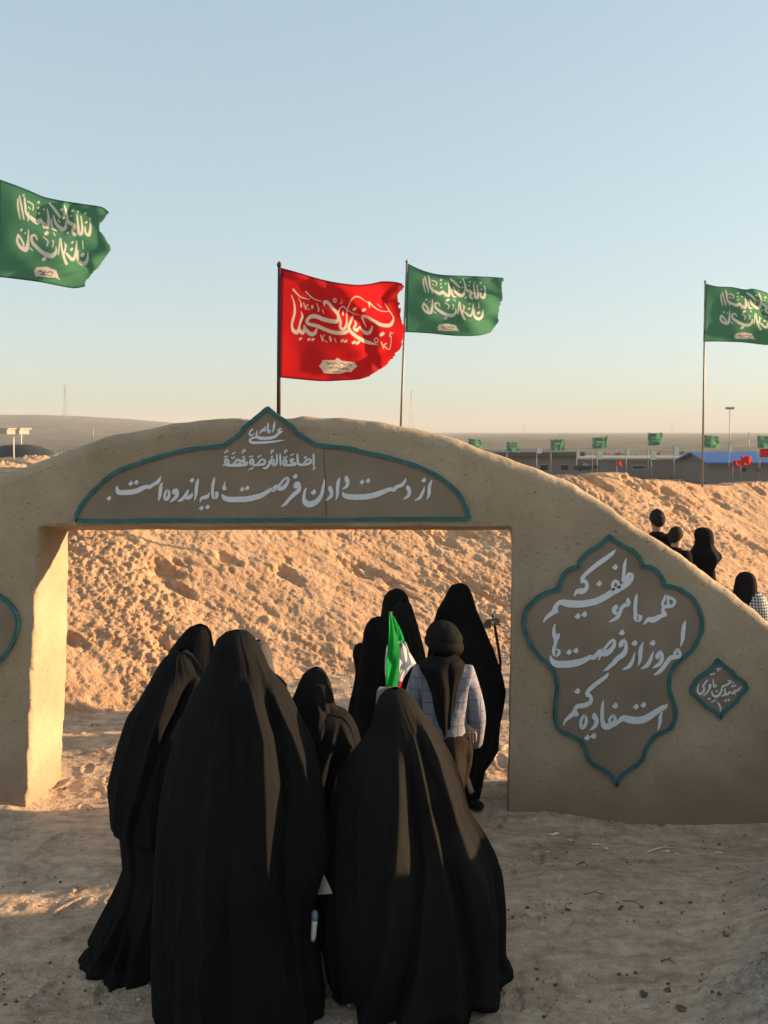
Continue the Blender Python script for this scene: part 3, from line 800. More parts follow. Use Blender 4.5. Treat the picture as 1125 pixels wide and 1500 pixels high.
words(sign_r, (880, 800), 8.654, [
    '318,152,10 300,220,38 290,300,44 284,380,40 270,450,24/205,556,44 270,525,50 340,470,56 388,410,44 392,362,36 365,350,32 320,385,30 275,450,26/D176,262,50',
    'O184,502,40,62,40/235,545,50 190,570,56 160,585,50',
    '335,652,16 342,700,58 335,738,52 300,742,48 260,782,45 238,835,45 212,890,46 170,922,38 98,960,10/212,762,40 178,775,56 160,820,52 180,848,40 215,845,30',
    '455,603,10 440,670,40 432,760,46 432,850,46 445,915,72 478,912,78 500,870,50',
    '822,618,30 800,665,36 778,715,34 782,752,40 830,762,42 890,757,42 925,722,36 928,684,34 880,655,36 825,632,36/848,650,38 846,700,30 848,745,40/790,772,40 780,815,42 800,852,60 795,885,46/790,868,50 750,885,52 700,912,65 650,930,72 600,925,56 570,950,38 535,990,12'])
words(sign_r, (790, 900), k1, [
    '213,128,10 196,200,42 200,275,58 222,335,56 212,410,42 200,470,56 213,530,84 245,520,84 262,475,50/266,255,26 248,310,48 222,350,40',
    '150,558,12 168,625,56 225,674,88 340,680,94 450,672,94 560,645,86 650,605,64 695,580,58 730,592,58 775,560,58 820,510,58 850,480,36/810,627,16 825,580,28 840,540,36/838,535,46 900,532,78 960,500,68 1010,440,54 1030,380,42 1010,348,36 960,382,38 912,440,36 872,490,44/D403,513,54 497,490,54'])
words(sign_r, (890, 900), k1, [
    '1065,83,12 1040,160,50 1028,250,56 1022,340,48 995,437,12',
    '950,462,26 985,525,44 972,575,44 925,575,46 918,530,40 950,480,38/930,575,60 860,592,60 810,650,55 760,720,55 700,785,48 632,827,12',
    '712,495,34 740,545,44 738,610,54 710,668,50 660,705,36 610,732,8/705,510,40 680,570,64 690,600,50',
    '622,498,8 600,570,34 570,640,52 530,700,48 452,740,14/D612,385,56',
    '483,378,12 455,450,46 443,530,56 440,610,46 413,702,12',
    '368,513,8 350,590,32 320,665,48 280,715,48 200,754,14/D365,388,56',
    '212,335,34 245,400,44 242,475,56 210,540,68 130,600,64 75,665,56 47,690,50 -3,735,44 -60,770,10/205,350,44 178,410,66 185,440,60/D190,245,56'])
words(sign_r, (810, 980), k1, [
    '755,48,16 720,100,46 640,160,54 560,220,56 490,285,52 452,345,46/445,360,34 495,355,50 520,400,48 508,450,54 470,475,62 440,490,60 390,500,64 330,505,58 295,555,50 282,600,64 210,660,48 165,705,34 140,770,12/290,620,76 340,595,62/D330,298,56',
    '430,632,36 456,690,40 436,765,46 395,802,44 376,755,40 386,690,38 412,645,38 430,632,36/D465,933,56 552,912,56',
    '565,598,26 568,650,78 592,690,58 590,740,58 560,790,46 500,832,8',
    '688,423,10 675,500,40 670,600,48 672,690,50 692,765,76 735,785,86 790,762,78 850,745,58 890,720,48 940,665,46/834,630,36 850,680,40 835,725,44 790,738,44 768,700,36 790,655,36 834,630,36/D850,495,56'])
words(sign_r, (880, 1010), 10.227, [
    '268,475,44 330,425,86 400,440,100 520,458,106 640,440,102 740,385,92 830,325,78 920,270,72 960,250,60 992,213,10/D520,250,60 632,222,60',
    '915,332,20 885,400,48 880,480,50 850,602,12'])
words(sign_d, (1000, 955), 10.714, [
    '530,253,14 546,275,16 548,302,10/548,262,14 575,262,18 594,250,10/D440,345,26 478,335,26',
    '250,488,10 228,550,20 228,615,30 268,652,32 310,622,30 330,570,28 312,535,28 332,498,24 365,450,24 387,433,12',
    '425,498,34 418,540,36 400,590,26 350,650,22 308,687,10',
    '470,413,10 472,480,22 485,540,28 505,535,22 512,498,8/D408,728,28/438,782,12 517,745,18',
    '450,598,12 455,650,30 500,692,36 560,670,34 600,600,26 615,540,22 640,525,26 680,510,26 730,480,26 752,445,22 715,450,18 690,435,10/D525,608,26',
    '598,687,12 650,665,26 655,600,22 662,556,10/650,662,24 700,655,26 730,618,22 762,640,24 790,632,22 803,600,22 825,612,20 862,588,20 908,543,12/804,610,20 812,664,12/D785,480,22 770,530,26 812,520,26/D662,755,26 712,745,26',
    '540,780,16 570,830,26 582,880,22 580,927,8'])

# ------------------------------------------------------------------ dusty air
hz = link_mesh('haze', box_mesh('haze', -5400, 5400, -5400, 5400, -6, 60), None, smooth=False)
hm = bpy.data.materials.new('haze_air'); hm.use_nodes = True
hn = hm.node_tree.nodes; hn.clear()
ho = hn.new('ShaderNodeOutputMaterial'); pv = hn.new('ShaderNodeVolumePrincipled')
pv.inputs['Color'].default_value = (0.72, 0.74, 0.76, 1)
pv.inputs['Density'].default_value = 0.00038
hm.node_tree.links.new(pv.outputs[0], ho.inputs['Volume'])
hz.data.materials.append(hm)
tag(hz, kind='stuff')

# ------------------------------------------------------------------ flags
def edge_fn(pts):
    xs = [p[0] for p in pts]; ys = [p[1] for p in pts]
    return lambda x: np.interp(x, xs, ys)
def flag_grid(top, bot, fly, nu=90, nv=60, rag=1.0, seed=0):
    """top, bot: traced edges hoist to fly; fly: traced outer edge from top to bottom."""
    def res(pts, t):
        P = np.array([p[:2] for p in cat([(a, b, 0) for a, b in pts], 6)])
        L = np.concatenate([[0], np.cumsum(np.hypot(*np.diff(P, axis=0).T))]); L /= L[-1]
        return np.stack([np.interp(t, L, P[:, 0]), np.interp(t, L, P[:, 1])], -1)
    u = np.linspace(0, 1, nu); v = np.linspace(0, 1, nv)
    T, Bt, F = res(top, u), res(bot, u), res(fly, v)
    U, V = np.meshgrid(u, v)
    P = T[None] * (1 - V[..., None]) + Bt[None] * V[..., None]
    dev = F - (T[-1][None] * (1 - v[:, None]) + Bt[-1][None] * v[:, None])
    P = P + (U ** 2.2)[..., None] * dev[:, None, :]
    if rag > 0:
        j = rag * (noise3(v * 37 + seed, 0 * v, 0 * v) + 0.7 * noise3(v * 83 + seed, 1 + 0 * v, 0 * v))
        P[:, -1, 0] += j * 1.6; P[:, -2, 0] += j * 0.6
    return P, U, V
def ripple(Y0, x0, y0, W_, H_, amp, ph):
    def f(px, py):
        u = (px - x0) / W_; v = (py - y0) / H_
        a = amp * np.clip(u, 0, 1.2) ** 0.8
        return Y0 + a * (np.sin(5.2 * u - 2.6 * v + ph) + 0.45 * np.sin(10.5 * u + 4.4 * v + ph * 2) + 0.22 * np.sin(17 * u - 13 * v + ph)
                         + 0.30 * noise3(u * 3 + ph, v * 4, 0.5 + 0 * u)) + 0.10 * amp * np.sin(13 * v + 3 * u)
    return f
def atv(px, py, Y):
    a = (px - 562.5) / FPX; b = (750.0 - py) / FPX; t = Y / (CP + SP * b)
    return np.stack([a * t, Y + 0 * a, EYE + (-SP + CP * b) * t], -1)
def mask_of(specs, px, py, soft=0.45):
    """How much of each cloth point is covered by the printed strokes."""
    cov = np.zeros(px.shape)
    def seg_(x0, y0, r0, x1, y1, r1):
        lo_x, hi_x = min(x0 - r0, x1 - r1) - 1, max(x0 + r0, x1 + r1) + 1
        lo_y, hi_y = min(y0 - r0, y1 - r1) - 1, max(y0 + r0, y1 + r1) + 1
        m = (px > lo_x) & (px < hi_x) & (py > lo_y) & (py < hi_y)
        if not m.any(): return
        X_, Y_ = px[m], py[m]; dx, dy = x1 - x0, y1 - y0
        t = np.clip(((X_ - x0) * dx + (Y_ - y0) * dy) / (dx * dx + dy * dy + 1e-9), 0, 1)
        dd = np.hypot(X_ - x0 - dx * t, Y_ - y0 - dy * t) - (r0 + (r1 - r0) * t)
        cov[m] = np.maximum(cov[m], np.clip(0.5 - dd / soft, 0, 1))
    for spec, (ox, oy), sc in specs:
        for s in spec.split('/'):
            s = s.strip()
            if not s: continue
            if s[0] == 'D':
                for q in s[1:].split():
                    x, y, d = map(float, q.split(',')); x = ox + x / sc; y = oy + y / sc; r = d * 0.72 / sc
                    seg_(x - r * .4, y + r * .25, r * .62, x + r * .35, y - r * .3, r * .62)
                continue
            if s[0] == 'O':
                x, y, rx, ry, ww = map(float, s[1:].split(','))
                P = cat([(x + rx * math.cos(t * math.pi / 4), y + ry * math.sin(t * math.pi / 4), ww) for t in range(8)], 2, True); P.append(P[0])
            else: P = cat([tuple(map(float, q.split(','))) for q in s.split()], 3)
            for i in range(len(P) - 1):
                a_, b_ = P[i], P[i + 1]
                seg_(ox + a_[0] / sc, oy + a_[1] / sc, max(a_[2], 1) / 2 / sc, ox + b_[0] / sc, oy + b_[1] / sc, max(b_[2], 1) / 2 / sc)
    return cov
def inside(poly, px, py):
    c = np.zeros(px.shape, bool); n = len(poly)
    for i in range(n):
        x0, y0 = poly[i]; x1, y1 = poly[(i + 1) % n]
        if y0 == y1: continue
        k = ((y0 > py) != (y1 > py)) & (px < (x1 - x0) * (py - y0) / (y1 - y0) + x0)
        c ^= k
    return c.astype(float)
def make_flag(label, group, top, bot, fly, Y0, amp, ph, mat, pole, pr, seed, base_z, prints, captions, lab_poly, inv=None, polemat='pole', rag=1.0, res=(300, 260), fold=None):
    (u0, v0), (u1, v1) = pole
    pt = at(u0, v0, Y0); pb = at(u1, v1, Y0)
    k = (base_z - pt.z) / (pb.z - pt.z)
    base = pt + (pb - pt) * k
    e = empty('flag', base, label, 'flag', group)
    link_mesh('pole', tube_mesh('pole', [base - Vector((0, 0, 0.1)), base.lerp(pt, 0.5), pt], [pr * 1.3, pr * 1.1, pr * 0.9], 10), M[polemat], e)
    link_mesh('finial', tube_mesh('finial', [pt - Vector((0, 0, 0.01)), pt + Vector((0, 0, 0.012)), pt + Vector((0, 0, 0.028))], [pr * 1.2, pr * 1.5, pr * 0.4], 10), M[polemat], e)
    P, U, V = flag_grid(top, bot, fly, nu=res[0], nv=res[1], seed=seed, rag=rag)
    x0, y0 = top[0]; W_ = max(p[0] for p in top + fly) - x0; H_ = bot[0][1] - y0
    yf = ripple(Y0, x0, y0, W_, H_, amp, ph)
    D_ = yf(P[..., 0], P[..., 1])
    for (a_, b_, wd, am) in (fold or ()):        # creases running across the cloth
        dx, dy = b_[0] - a_[0], b_[1] - a_[1]; L_ = math.hypot(dx, dy)
        t = ((P[..., 0] - a_[0]) * dx + (P[..., 1] - a_[1]) * dy) / L_ ** 2
        s_ = ((P[..., 0] - a_[0]) * dy - (P[..., 1] - a_[1]) * dx) / L_
        D_ = D_ + am * np.tanh(s_ / wd * 1.6) * np.exp(-(s_ / wd / 2.2) ** 2) * sstep(-0.1, 0.15, t) * (1 - sstep(0.85, 1.15, t))
    me = grid_mesh('cloth', atv(P[..., 0], P[..., 1], D_))
    sx, sy = (P[..., 0], P[..., 1]) if inv is None else inv(P[..., 0], P[..., 1])
    r_ = np.maximum(mask_of(prints, sx, sy), inside(lab_poly, sx, sy))
    g_ = mask_of(captions, sx, sy)
    b_ = np.clip(np.maximum.reduce([1 - V / 0.022, (V - 0.978) / 0.022, 1 - U / 0.03]) * 3, 0, 1)
    colr = np.stack([r_, g_, b_, np.ones_like(r_)], -1).reshape(-1).astype(np.float32)
    at_ = me.color_attributes.new('print', 'FLOAT_COLOR', 'POINT'); at_.data.foreach_set('color', colr)
    link_mesh('cloth', me, M[mat], e)
    return e

z2, z3 = ((420, 420), 12.5), ((490, 420), 10.227)
red_words = [
    ('80,150,10 120,240,20 145,350,36 145,480,40 115,600,44 95,700,36 120,800,60 180,835,76 220,790,50 235,700,30 270,600,46 290,540,36 262,455,8/240,800,50 285,845,66 320,800,50 320,710,26 340,765,50 390,830,70 460,872,74 520,840,60 548,770,26', *z2),
    ('D252,955,42', *z2), ('D410,965,42 482,968,42', *z2),
    ('690,352,14 692,285,56 750,290,58 850,400,56 930,500,54 950,580,56 920,635,70 820,630,74 680,600,74 560,550,74 460,540,72 390,590,56 370,650,56 430,690,62 560,720,64 720,790,64 880,840,68 1050,845,66 1130,800,50 1160,770,30', *z2),
    ('120,50,30 200,140,26 280,200,20 420,230,8/350,90,26 450,190,20 550,245,16 640,262,8', *z2),
    ('210,205,8 260,290,16 265,360,34/310,300,18 330,360,16 350,412,16/390,330,16 345,370,14 420,427,10/O468,370,12,28,16/545,300,8 585,400,16 580,445,26/655,428,22 668,460,12 688,490,8', *z2),
    ('O880,250,26,34,18/1000,230,10 1018,280,12 985,308,18', *z2),
    ('945,520,12 958,420,22 1030,362,18 1090,410,12 1130,460,8/975,560,16 990,650,36 978,730,46 1030,785,54 1085,720,40 1100,600,22 1098,450,18 1125,380,16 1180,250,16 1260,180,20 1350,200,16 1430,260,8/1035,438,8 1030,512,36', *z2),
    ('620,885,16 640,940,18 655,1000,14/690,890,16 650,940,14 740,1020,10/790,910,22 800,960,42 810,1000,22/875,955,20 892,985,14 906,1028,8', *z2), ('D1018,990,46 1080,1000,44', *z2),
    ('275,440,20 240,530,38 213,600,38 230,660,42 320,740,52 420,800,54 520,840,48 650,865,8', *z3),
    ('300,508,8 320,560,34 290,620,34 335,652,50 375,600,18 400,632,28 460,690,52 530,682,48 568,590,14', *z3),
    ('475,602,8 430,510,24 420,445,40 480,450,42 580,510,46 700,570,50 820,580,52 868,530,38 882,460,18 830,370,14 750,250,6', *z3),
    ('D302,335,44 440,350,44', *z3), ('D292,835,46 350,840,46', *z3), ('D712,712,54', *z3),
    ('200,350,6 280,400,8 370,425,6/520,235,24 525,315,8/525,240,18 600,310,14 700,365,10 825,370,12/640,255,6 700,310,8/460,215,6 510,240,12', *z3),
    ('O625,800,26,34,14/700,830,16 718,870,14 735,922,14/780,850,14 740,880,12 825,940,8 850,760,10 828,740,18 842,680,10/840,670,10 855,705,10 882,688,8', *z3)]
cap_words = [('278,150,16 290,185,22 320,180,16 345,160,14/360,185,18 385,165,14 400,190,16/420,190,14 440,160,14 470,185,14/500,195,18 520,205,12/540,165,12 580,175,16 600,160,10/610,190,20 640,205,16 660,180,12/680,205,16 700,180,14 715,160,8/725,225,16 745,180,14 770,230,12', (460, 520), 14.06),
             ('318,235,12 322,270,16 350,265,20 375,240,12/385,270,18 410,235,14/430,280,16 460,250,14 480,270,16/500,285,18 530,275,14 520,235,10/555,290,20 590,280,16 600,255,10/610,285,18 640,265,14/650,300,18 680,270,16 700,305,14 730,295,14', (460, 520), 14.06),
             ('385,335,8 430,345,10 470,350,10 520,355,8 560,358,6', (460, 520), 14.06)]
top_r = [(411, 392), (435.5, 398.7), (462, 406.7), (489, 413), (521, 417), (542, 415.5), (560, 412), (579.5, 413), (590, 416)]
bot_r = [(410, 553), (440, 556), (471, 558.5), (500, 557.5), (524.5, 556), (535, 553)]
fly_r = [(590, 416), (591, 423), (583.5, 431.5), (584, 447), (588, 465), (592, 483), (590, 497), (583, 513), (569, 531), (551, 545), (535, 553)]
zp = lambda L: [(460 + a / 14.06, 520 + b / 14.06) for a, b in L]
r_label = zp([(170, 105), (430, 110), (480, 55), (575, 118), (830, 155), (890, 230), (820, 290), (760, 355), (680, 340), (540, 385), (350, 385), (190, 365), (165, 300), (102, 230), (160, 160)])
make_flag('large red flag with cream calligraphy flying from the crown of the gateway', 'flags flying above the embankment', top_r, bot_r, fly_r, 6.32, 0.05, 0.4, 'red', ((409, 389), (408, 605)), 0.0115, 3, at(408, 612, 6.32).z,
    red_words, cap_words, r_label, rag=1.3, res=(330, 290), fold=[((450, 395), (545, 475), 9, 0.035), ((545, 475), (552, 545), 9, 0.03), ((420, 405), (500, 425), 6, 0.012), ((470, 548), (560, 515), 7, 0.02), ((590, 425), (560, 445), 6, 0.02)])

z4 = ((610, 390), 10.227)
green_words = [
    ('105,195,18 108,280,26 135,392,12', *z4), ('125,160,14 150,260,24 182,392,18/190,175,20 200,260,28 215,335,30 280,378,42 350,412,48 400,385,42 437,457,14/240,320,16 235,402,16', *z4),
    ('D178,150,20/230,210,14 300,240,14 295,295,14/240,265,14 262,285,12', *z4), ('D370,205,26 365,265,20 372,318,22', *z4),
    ('478,250,12 495,340,30 490,430,40 462,440,30 445,398,14/D438,260,18', *z4), ('D470,507,40', *z4), ('528,350,16 545,440,30 592,462,20/560,495,14 582,520,12', *z4),
    ('510,190,22 580,250,38 640,312,30/558,310,18 590,390,38 660,440,48 710,420,38 718,358,14/620,345,14 640,370,14', *z4), ('D660,235,26 800,235,26 785,290,18 685,320,20 740,470,24', *z4),
    ('700,192,16 730,280,30 740,350,40 790,372,44 822,400,44 800,450,36 832,482,40', *z4), ('858,270,14 870,370,28 880,460,38 915,470,38 925,400,26 908,288,16/D870,240,18', *z4),
    ('1020,298,14 1030,390,28 1010,470,38 970,460,28 960,398,18/D965,250,20 975,345,26', *z4),
    ('112,552,24 95,610,32 130,670,38 190,695,48 222,682,48 237,600,30 240,498,14/112,555,26 152,600,24 180,650,26/D150,502,24 200,530,16', *z4),
    ('350,590,18 325,550,24 280,560,28 290,620,34 350,672,42 440,722,50 540,737,48 590,690,32 592,640,12/262,680,14 295,705,12', *z4),
    ('430,548,12 490,590,16 470,640,14/550,578,18 560,600,10 545,640,12', *z4), ('D440,778,40', *z4),
    ('642,538,12 632,620,16 620,712,16', *z4), ('655,540,12 665,650,26 700,750,34 722,792,36/690,700,24 715,620,20 700,580,12', *z4), ('728,690,26 790,740,38 830,720,34 850,620,24 852,550,12/D800,565,22 790,637,28 715,608,22', *z4),
    ('870,648,14 868,740,34 930,792,44 985,750,34 997,658,14', *z4), ('D932,700,38/930,550,12 936,625,16', *z4)]
g_label = [(610 + a / 10.227, 390 + b / 10.227) for a, b in [(340, 872), (470, 858), (590, 885), (640, 980), (590, 965), (330, 965), (310, 920)]]
top_m = [(595.5, 385), (616.5, 395), (643.5, 402), (684, 404), (718, 405.5), (738, 407)]
bot_m = [(594, 486.5), (630, 488.5), (667, 492), (701, 491.6), (718, 487)]
fly_m = [(738, 407), (735, 420), (736, 434), (731, 451), (729, 472), (718, 487)]
top_l = [(-3, 262), (24, 271.6), (45, 280), (64, 288), (86, 293), (102, 295.6), (128, 299.6), (149, 303), (160, 311)]
bot_l = [(-4, 405.5), (56, 413), (104, 422), (123, 420)]
fly_l = [(160, 311), (152, 321), (145, 334), (156, 352), (161.6, 363), (152, 381), (137, 399), (127, 410), (123, 420)]
top_g = [(1032.5, 415), (1050, 419.4), (1072, 420.5), (1091, 424), (1102, 423), (1118, 426.7), (1142, 436), (1172, 432)]
bot_g = [(1030, 500.5), (1055.5, 500.5), (1089, 501.7), (1125, 505.5), (1158, 503)]
fly_g = [(1172, 432), (1168, 450), (1170, 470), (1163, 490), (1158, 503)]
def remapper(ts, bs, w0, td, bd, w1):
    tS, bS, tD, bD = edge_fn(ts), edge_fn(bs), edge_fn(td), edge_fn(bd)
    xs, xd = ts[0][0], td[0][0]
    def f(x, y):
        u = (x - xs) / w0; v = (y - tS(x)) / (bS(x) - tS(x))
        X_ = xd + u * w1
        return X_, tD(X_) + v * (bD(X_) - tD(X_))
    return f
rl = remapper(top_l, bot_l, 166, top_m, bot_m, 141)
rg_ = remapper(top_g, bot_g, 135, top_m, bot_m, 141)
g_caps = [(s, (610, 390), 10.227) for s in ('370,915,12 400,905,14 430,925,12 460,905,12/480,920,14 520,905,12 560,925,12', '390,945,10 440,938,12 490,948,10 540,940,12')]
for lab, tp, bt, fl, Y0, amp, ph, pol, pr, sd, bz, inv, fo in (
        ('green flag with white mirrored script flying just right of the red flag', top_m, bot_m, fly_m, 11.0, 0.11, 1.7, ((596, 384), (587, 628)), 0.013, 11, 1.7, None, [((612, 396), (730, 425), 8, .05), ((640, 487), (725, 462), 7, .05)]),
        ('green flag with torn fly edge at the top left, partly lit by the sun', top_l, bot_l, fly_l, 7.8, 0.09, 2.6, ((-3.5, 260), (-9, 690)), 0.014, 21, 0.0, rl, [((96, 296), (104, 340), 9, .05), ((10, 400), (150, 370), 9, .04), ((100, 330), (150, 320), 9, .04), ((60, 410), (130, 395), 6, .03)]),
        ('green flag on a thin pole planted on the embankment crest at the right', top_g, bot_g, fly_g, 14.4, 0.14, 0.9, ((1033, 413), (1029, 702)), 0.014, 31, 1.85, rg_, [((1095, 425), (1140, 470), 9, .07), ((1050, 495), (1150, 480), 7, .05)])):
    make_flag(lab, 'flags flying above the embankment', tp, bt, fl, Y0, amp, ph, 'green', pol, pr, sd, bz, green_words, g_caps, g_label, inv=inv, polemat='poleg', rag=0.7, res=(230, 160), fold=fo)

# ------------------------------------------------------------------ people
def rows_interp(rows, nr, power=1.0):
    v = np.array([r[0] for r in rows], float); l = np.array([r[1] for r in rows], float); r = np.array([r[2] for r in rows], float)
    s = np.sqrt(v - v[0]) * 14.0
    s = np.minimum(s, s[1] * 0 + s) ; lin = (v - v[0])
    # arc-like parameter: dense at the crown, even below
    p = np.where(lin < 60, s, 14 * math.sqrt(60) + (lin - 60) * 0.9)
    q = np.linspace(0, p[-1], nr)
    V_ = np.interp(q, p, v)
    c, w = (l + r) / 2, (r - l) / 2
    C_ = np.interp(q, p, c); W_ = np.interp(q, p, w)
    k = max(2, nr // 55)
    ker = np.exp(-np.linspace(-2, 2, 2 * k + 1) ** 2); ker /= ker.sum()
    def sm(a):
        b = np.concatenate([2 * a[0] - a[k:0:-1], a, 2 * a[-1] - a[-2:-k - 2:-1]])
        return np.convolve(b, ker, 'valid')
    C_, W2 = sm(C_), sm(W_)
    W2 = np.where(q < p[-1] * 0.03, np.minimum(W2, W_ + 1.0), W2)
    return V_, C_, np.maximum(W2, 0.4)
def drape(name, rows, Yc, mat, parent, folds=(), seed=0, nr=200, nth=300, amp=0.035, fine=0.006, depth=(0.70, 0.05), face=True, hem=0.02, lean=0.0, radial=3.0, wedge=0.3):
    """A hanging cloth round a figure: rings between a traced left and right outline, with real depth and folds."""
    V_, C_, W_ = rows_interp(rows, nr)
    zl = atv(C_ - W_, V_, Yc + 0 * V_); zr = atv(C_ + W_, V_, Yc + 0 * V_)
    cx = (zl[:, 0] + zr[:, 0]) / 2; a = (zr[:, 0] - zl[:, 0]) / 2; z = zl[:, 2]
    b = np.minimum(depth[0] * a + depth[1], a * 1.18 + 0.004)
    th = np.linspace(0, 2 * math.pi, nth, endpoint=False)
    TH_, Z_ = np.meshgrid(th, z)
    A_, B_, CX = a[:, None], b[:, None], cx[:, None]
    c, s = np.cos(TH_), np.sin(TH_)
    hgt = (z[0] - z)[:, None]                       # metres below the crown
    grow = sstep(0.10, 1.15, hgt)
    # gathered folds falling from the head
    n1 = noise3(c * radial + seed * 3.1, s * radial, hgt * 0.55 + seed)
    n2 = noise3(c * radial * 2.3 + 5, s * radial * 2.3 + seed, hgt * 0.9)
    rd = (1 - np.abs(n1) * 2.2) * 0.6 + n2 * 0.55
    d = amp * grow * rd * np.minimum(A_ / 0.3, 1.3)
    d += fine * (0.3 + grow) * noise3(c * 9 + seed, s * 9, hgt * 3.0) + 0.4 * fine * noise3(c * 21, s * 21 + seed, hgt * 6)
    # thin sharp creases
    cr = np.abs(noise3(c * 6.5 + seed * 1.7, s * 6.5, hgt * 1.1 + 3)); d += 0.016 * (0.25 + grow) * np.clip(1 - cr * 7, 0, 1) ** 1.5 * np.clip(noise3(c * 2, s * 2 + seed, hgt * 2.2) * 2 + 0.4, 0, 1)
    fr = c                                           # -1 left ... +1 right as seen from behind
    cam_side = np.clip(s, 0, 1) ** 0.35 * (s > 0)
    for crest, valley, A0 in folds:
        cv = [p[0] for p in crest]; cu = [p[1] for p in crest]
        vv = [p[0] for p in valley]; vu = [p[1] for p in valley]
        fc = ((np.interp(V_, cv, cu) - C_) / W_)[:, None]; fv = ((np.interp(V_, vv, vu) - C_) / W_)[:, None]
        fc = np.clip(fc, -0.99, 0.97); fv = np.maximum(np.clip(fv, -0.98, 1.02), fc + 0.03)
        tt_ = (fr - fc) / (fv - fc)
        g = np.where(tt_ < 0, np.clip(1 + tt_ / 0.42, 0, 1), np.where(tt_ <= 1, 1 - 1.75 * tt_, -0.75 * np.clip(1 - (tt_ - 1) / 0.22, 0, 1)))
        on = sstep(cv[0] - 12, cv[0] + 30, V_) * (1 - sstep(cv[-1] - 10, cv[-1] + 50, V_))
        wid = np.clip((fv - fc) * A_, 0, 0.16)
        d += on[:, None] * g * A0 * 0.52 * wid * cam_side
    if hem == 0.0: d = d * (1 - 0.65 * sstep(0.85, 0.97, hgt / hgt.max()))
    # soften along the ring
    for _ in range(2): d = (np.roll(d, 1, 1) + 2 * d + np.roll(d, -1, 1)) / 4
    d = np.where(s > 0, d, d * 0.7)
    dx = B_ * c; dy = A_ * s
    L = np.sqrt(dx * dx + dy * dy) + 1e-9
    nx, ny = dx / L, dy / L
    side = 0.35 + 0.65 * np.abs(s)                   # keep the outline as seen
    X_ = CX + A_ * c + nx * d * side
    wg = wedge * sstep(0.05, 0.45, hgt)
    back = np.where(s > 0, (1 - wg) * s + wg * (1 - np.abs(c) ** 1.3), s)   # cloth hangs off the shoulders in a blunt ridge
    Y_ = Yc - B_ * back - ny * d + lean * hgt
    zz = Z_ + hem * sstep(0.75, 1.0, (hgt / hgt.max())) * (noise3(c * 2.4 + seed, s * 2.4, 4.0) + 0.5 * noise3(c * 6, s * 6 + seed, 2.0))
    P = np.stack([X_, Y_, zz], -1)
    me = grid_mesh(name, P, close_u=True)
    if face:
        # the face opening, on the side turned away
        bm = bmesh.new(); bm.from_mesh(me)
        z0 = z[0]; hw = max(0.06, float(np.interp(0.14, z0 - z, a)) * 0.55)
        kill = [f for f in bm.faces if f.calc_center_median().y > Yc + 0.01 and z0 - 0.235 < f.calc_center_median().z < z0 - 0.085
                and ((f.calc_center_median().x - float(np.interp(0.15, z0 - z, cx))) / hw) ** 2 + ((f.calc_center_median().z - (z0 - 0.16)) / 0.075) ** 2 < 1]
        bmesh.ops.delete(bm, geom=kill, context='FACES'); bm.to_mesh(me); bm.free()
    return link_mesh(name, me, M[mat], parent)

# one body, grown as a single skin, facing away from the camera (+y); height 1
bv = [(0, 0, .53), (0, 0, .65), (0, 0, .76), (0, 0, .83), (0, .005, .865), (0, .008, .90), (0, .008, .945), (0, .0, .975),
      (.085, 0, .808), (.118, -.01, .65), (.118, .05, .52), (.112, .075, .475), (-.085, 0, .808), (-.118, -.01, .65), (-.118, .05, .52), (-.112, .075, .475),
      (.05, 0, .495), (.052, .02, .28), (.05, -.01, .05), (.055, .06, .022), (-.05, 0, .495), (-.052, -.01, .28), (-.05, -.05, .055), (-.055, .02, .022),
      (0, .068, .925)]
be = [(0, 1), (1, 2), (2, 3), (3, 4), (4, 5), (5, 6), (6, 7), (2, 8), (8, 9), (9, 10), (10, 11), (2, 12), (12, 13), (13, 14), (14, 15), (0, 16), (16, 17), (17, 18), (18, 19), (0, 20), (20, 21), (21, 22), (22, 23), (6, 24)]
brad = [.078, .070, .078, .040, .031, .042, .052, .038, .034, .025, .018, .016, .034, .025, .018, .016, .058, .040, .024, .022, .058, .040, .024, .022, .010]
BODY = skin_mesh('body', bv, be, brad, 2)
SHIRT = skin_mesh('shirt', [(0, 0, .50)] + [bv[i] for i in (1, 2, 3, 8, 9, 10, 12, 13, 14)] + [(0, .003, .862)], [(0, 1), (1, 2), (2, 3), (2, 4), (4, 5), (5, 6), (2, 7), (7, 8), (8, 9), (3, 10)],
                  [.098, .090, .088, .050, .048, .038, .030, .048, .038, .030, .040], 2)
TROUS = skin_mesh('trousers', [(0, 0, .54)] + [bv[i] for i in (16, 17, 18, 20, 21, 22)], [(0, 1), (1, 2), (2, 3), (0, 4), (4, 5), (5, 6)], [.088, .068, .055, .042, .068, .055, .042], 2)
def shoe_mesh(x, y):
    return skin_mesh('shoe', [(x, y - .028, .030), (x, y + .02, .028), (x * 1.05, y + .085, .020)], [(0, 1), (1, 2)], [(.028, .030), (.028, .024), (.024, .018)], 2)
SHOES = [shoe_mesh(.052, 0.0), shoe_mesh(-.052, -0.04)]
def hair_mesh():
    n_ = 26; ph = np.linspace(0, 2 * math.pi, 40, endpoint=False)
    P = np.zeros((n_, 40, 3))
    for j, p in enumerate(ph):
        back = 0.5 - 0.5 * math.sin(p)                      # 1 at the nape, 0 at the brow
        lim = math.pi * (0.30 + 0.46 * back ** 0.7)
        for i in range(n_):
            t = lim * i / (n_ - 1)
            r = (0.0575 - 0.008 * (i / (n_ - 1)) ** 4) * (1 + 0.05 * float(noise3(math.cos(p) * 7, math.sin(p) * 7, t * 9)))
            P[i, j] = (r * 0.90 * math.sin(t) * math.cos(p), 0.006 + r * 1.12 * math.sin(t) * math.sin(p), 0.940 + r * 1.08 * math.cos(t))
    return grid_mesh('hair', P, close_u=True)
HAIR = hair_mesh()
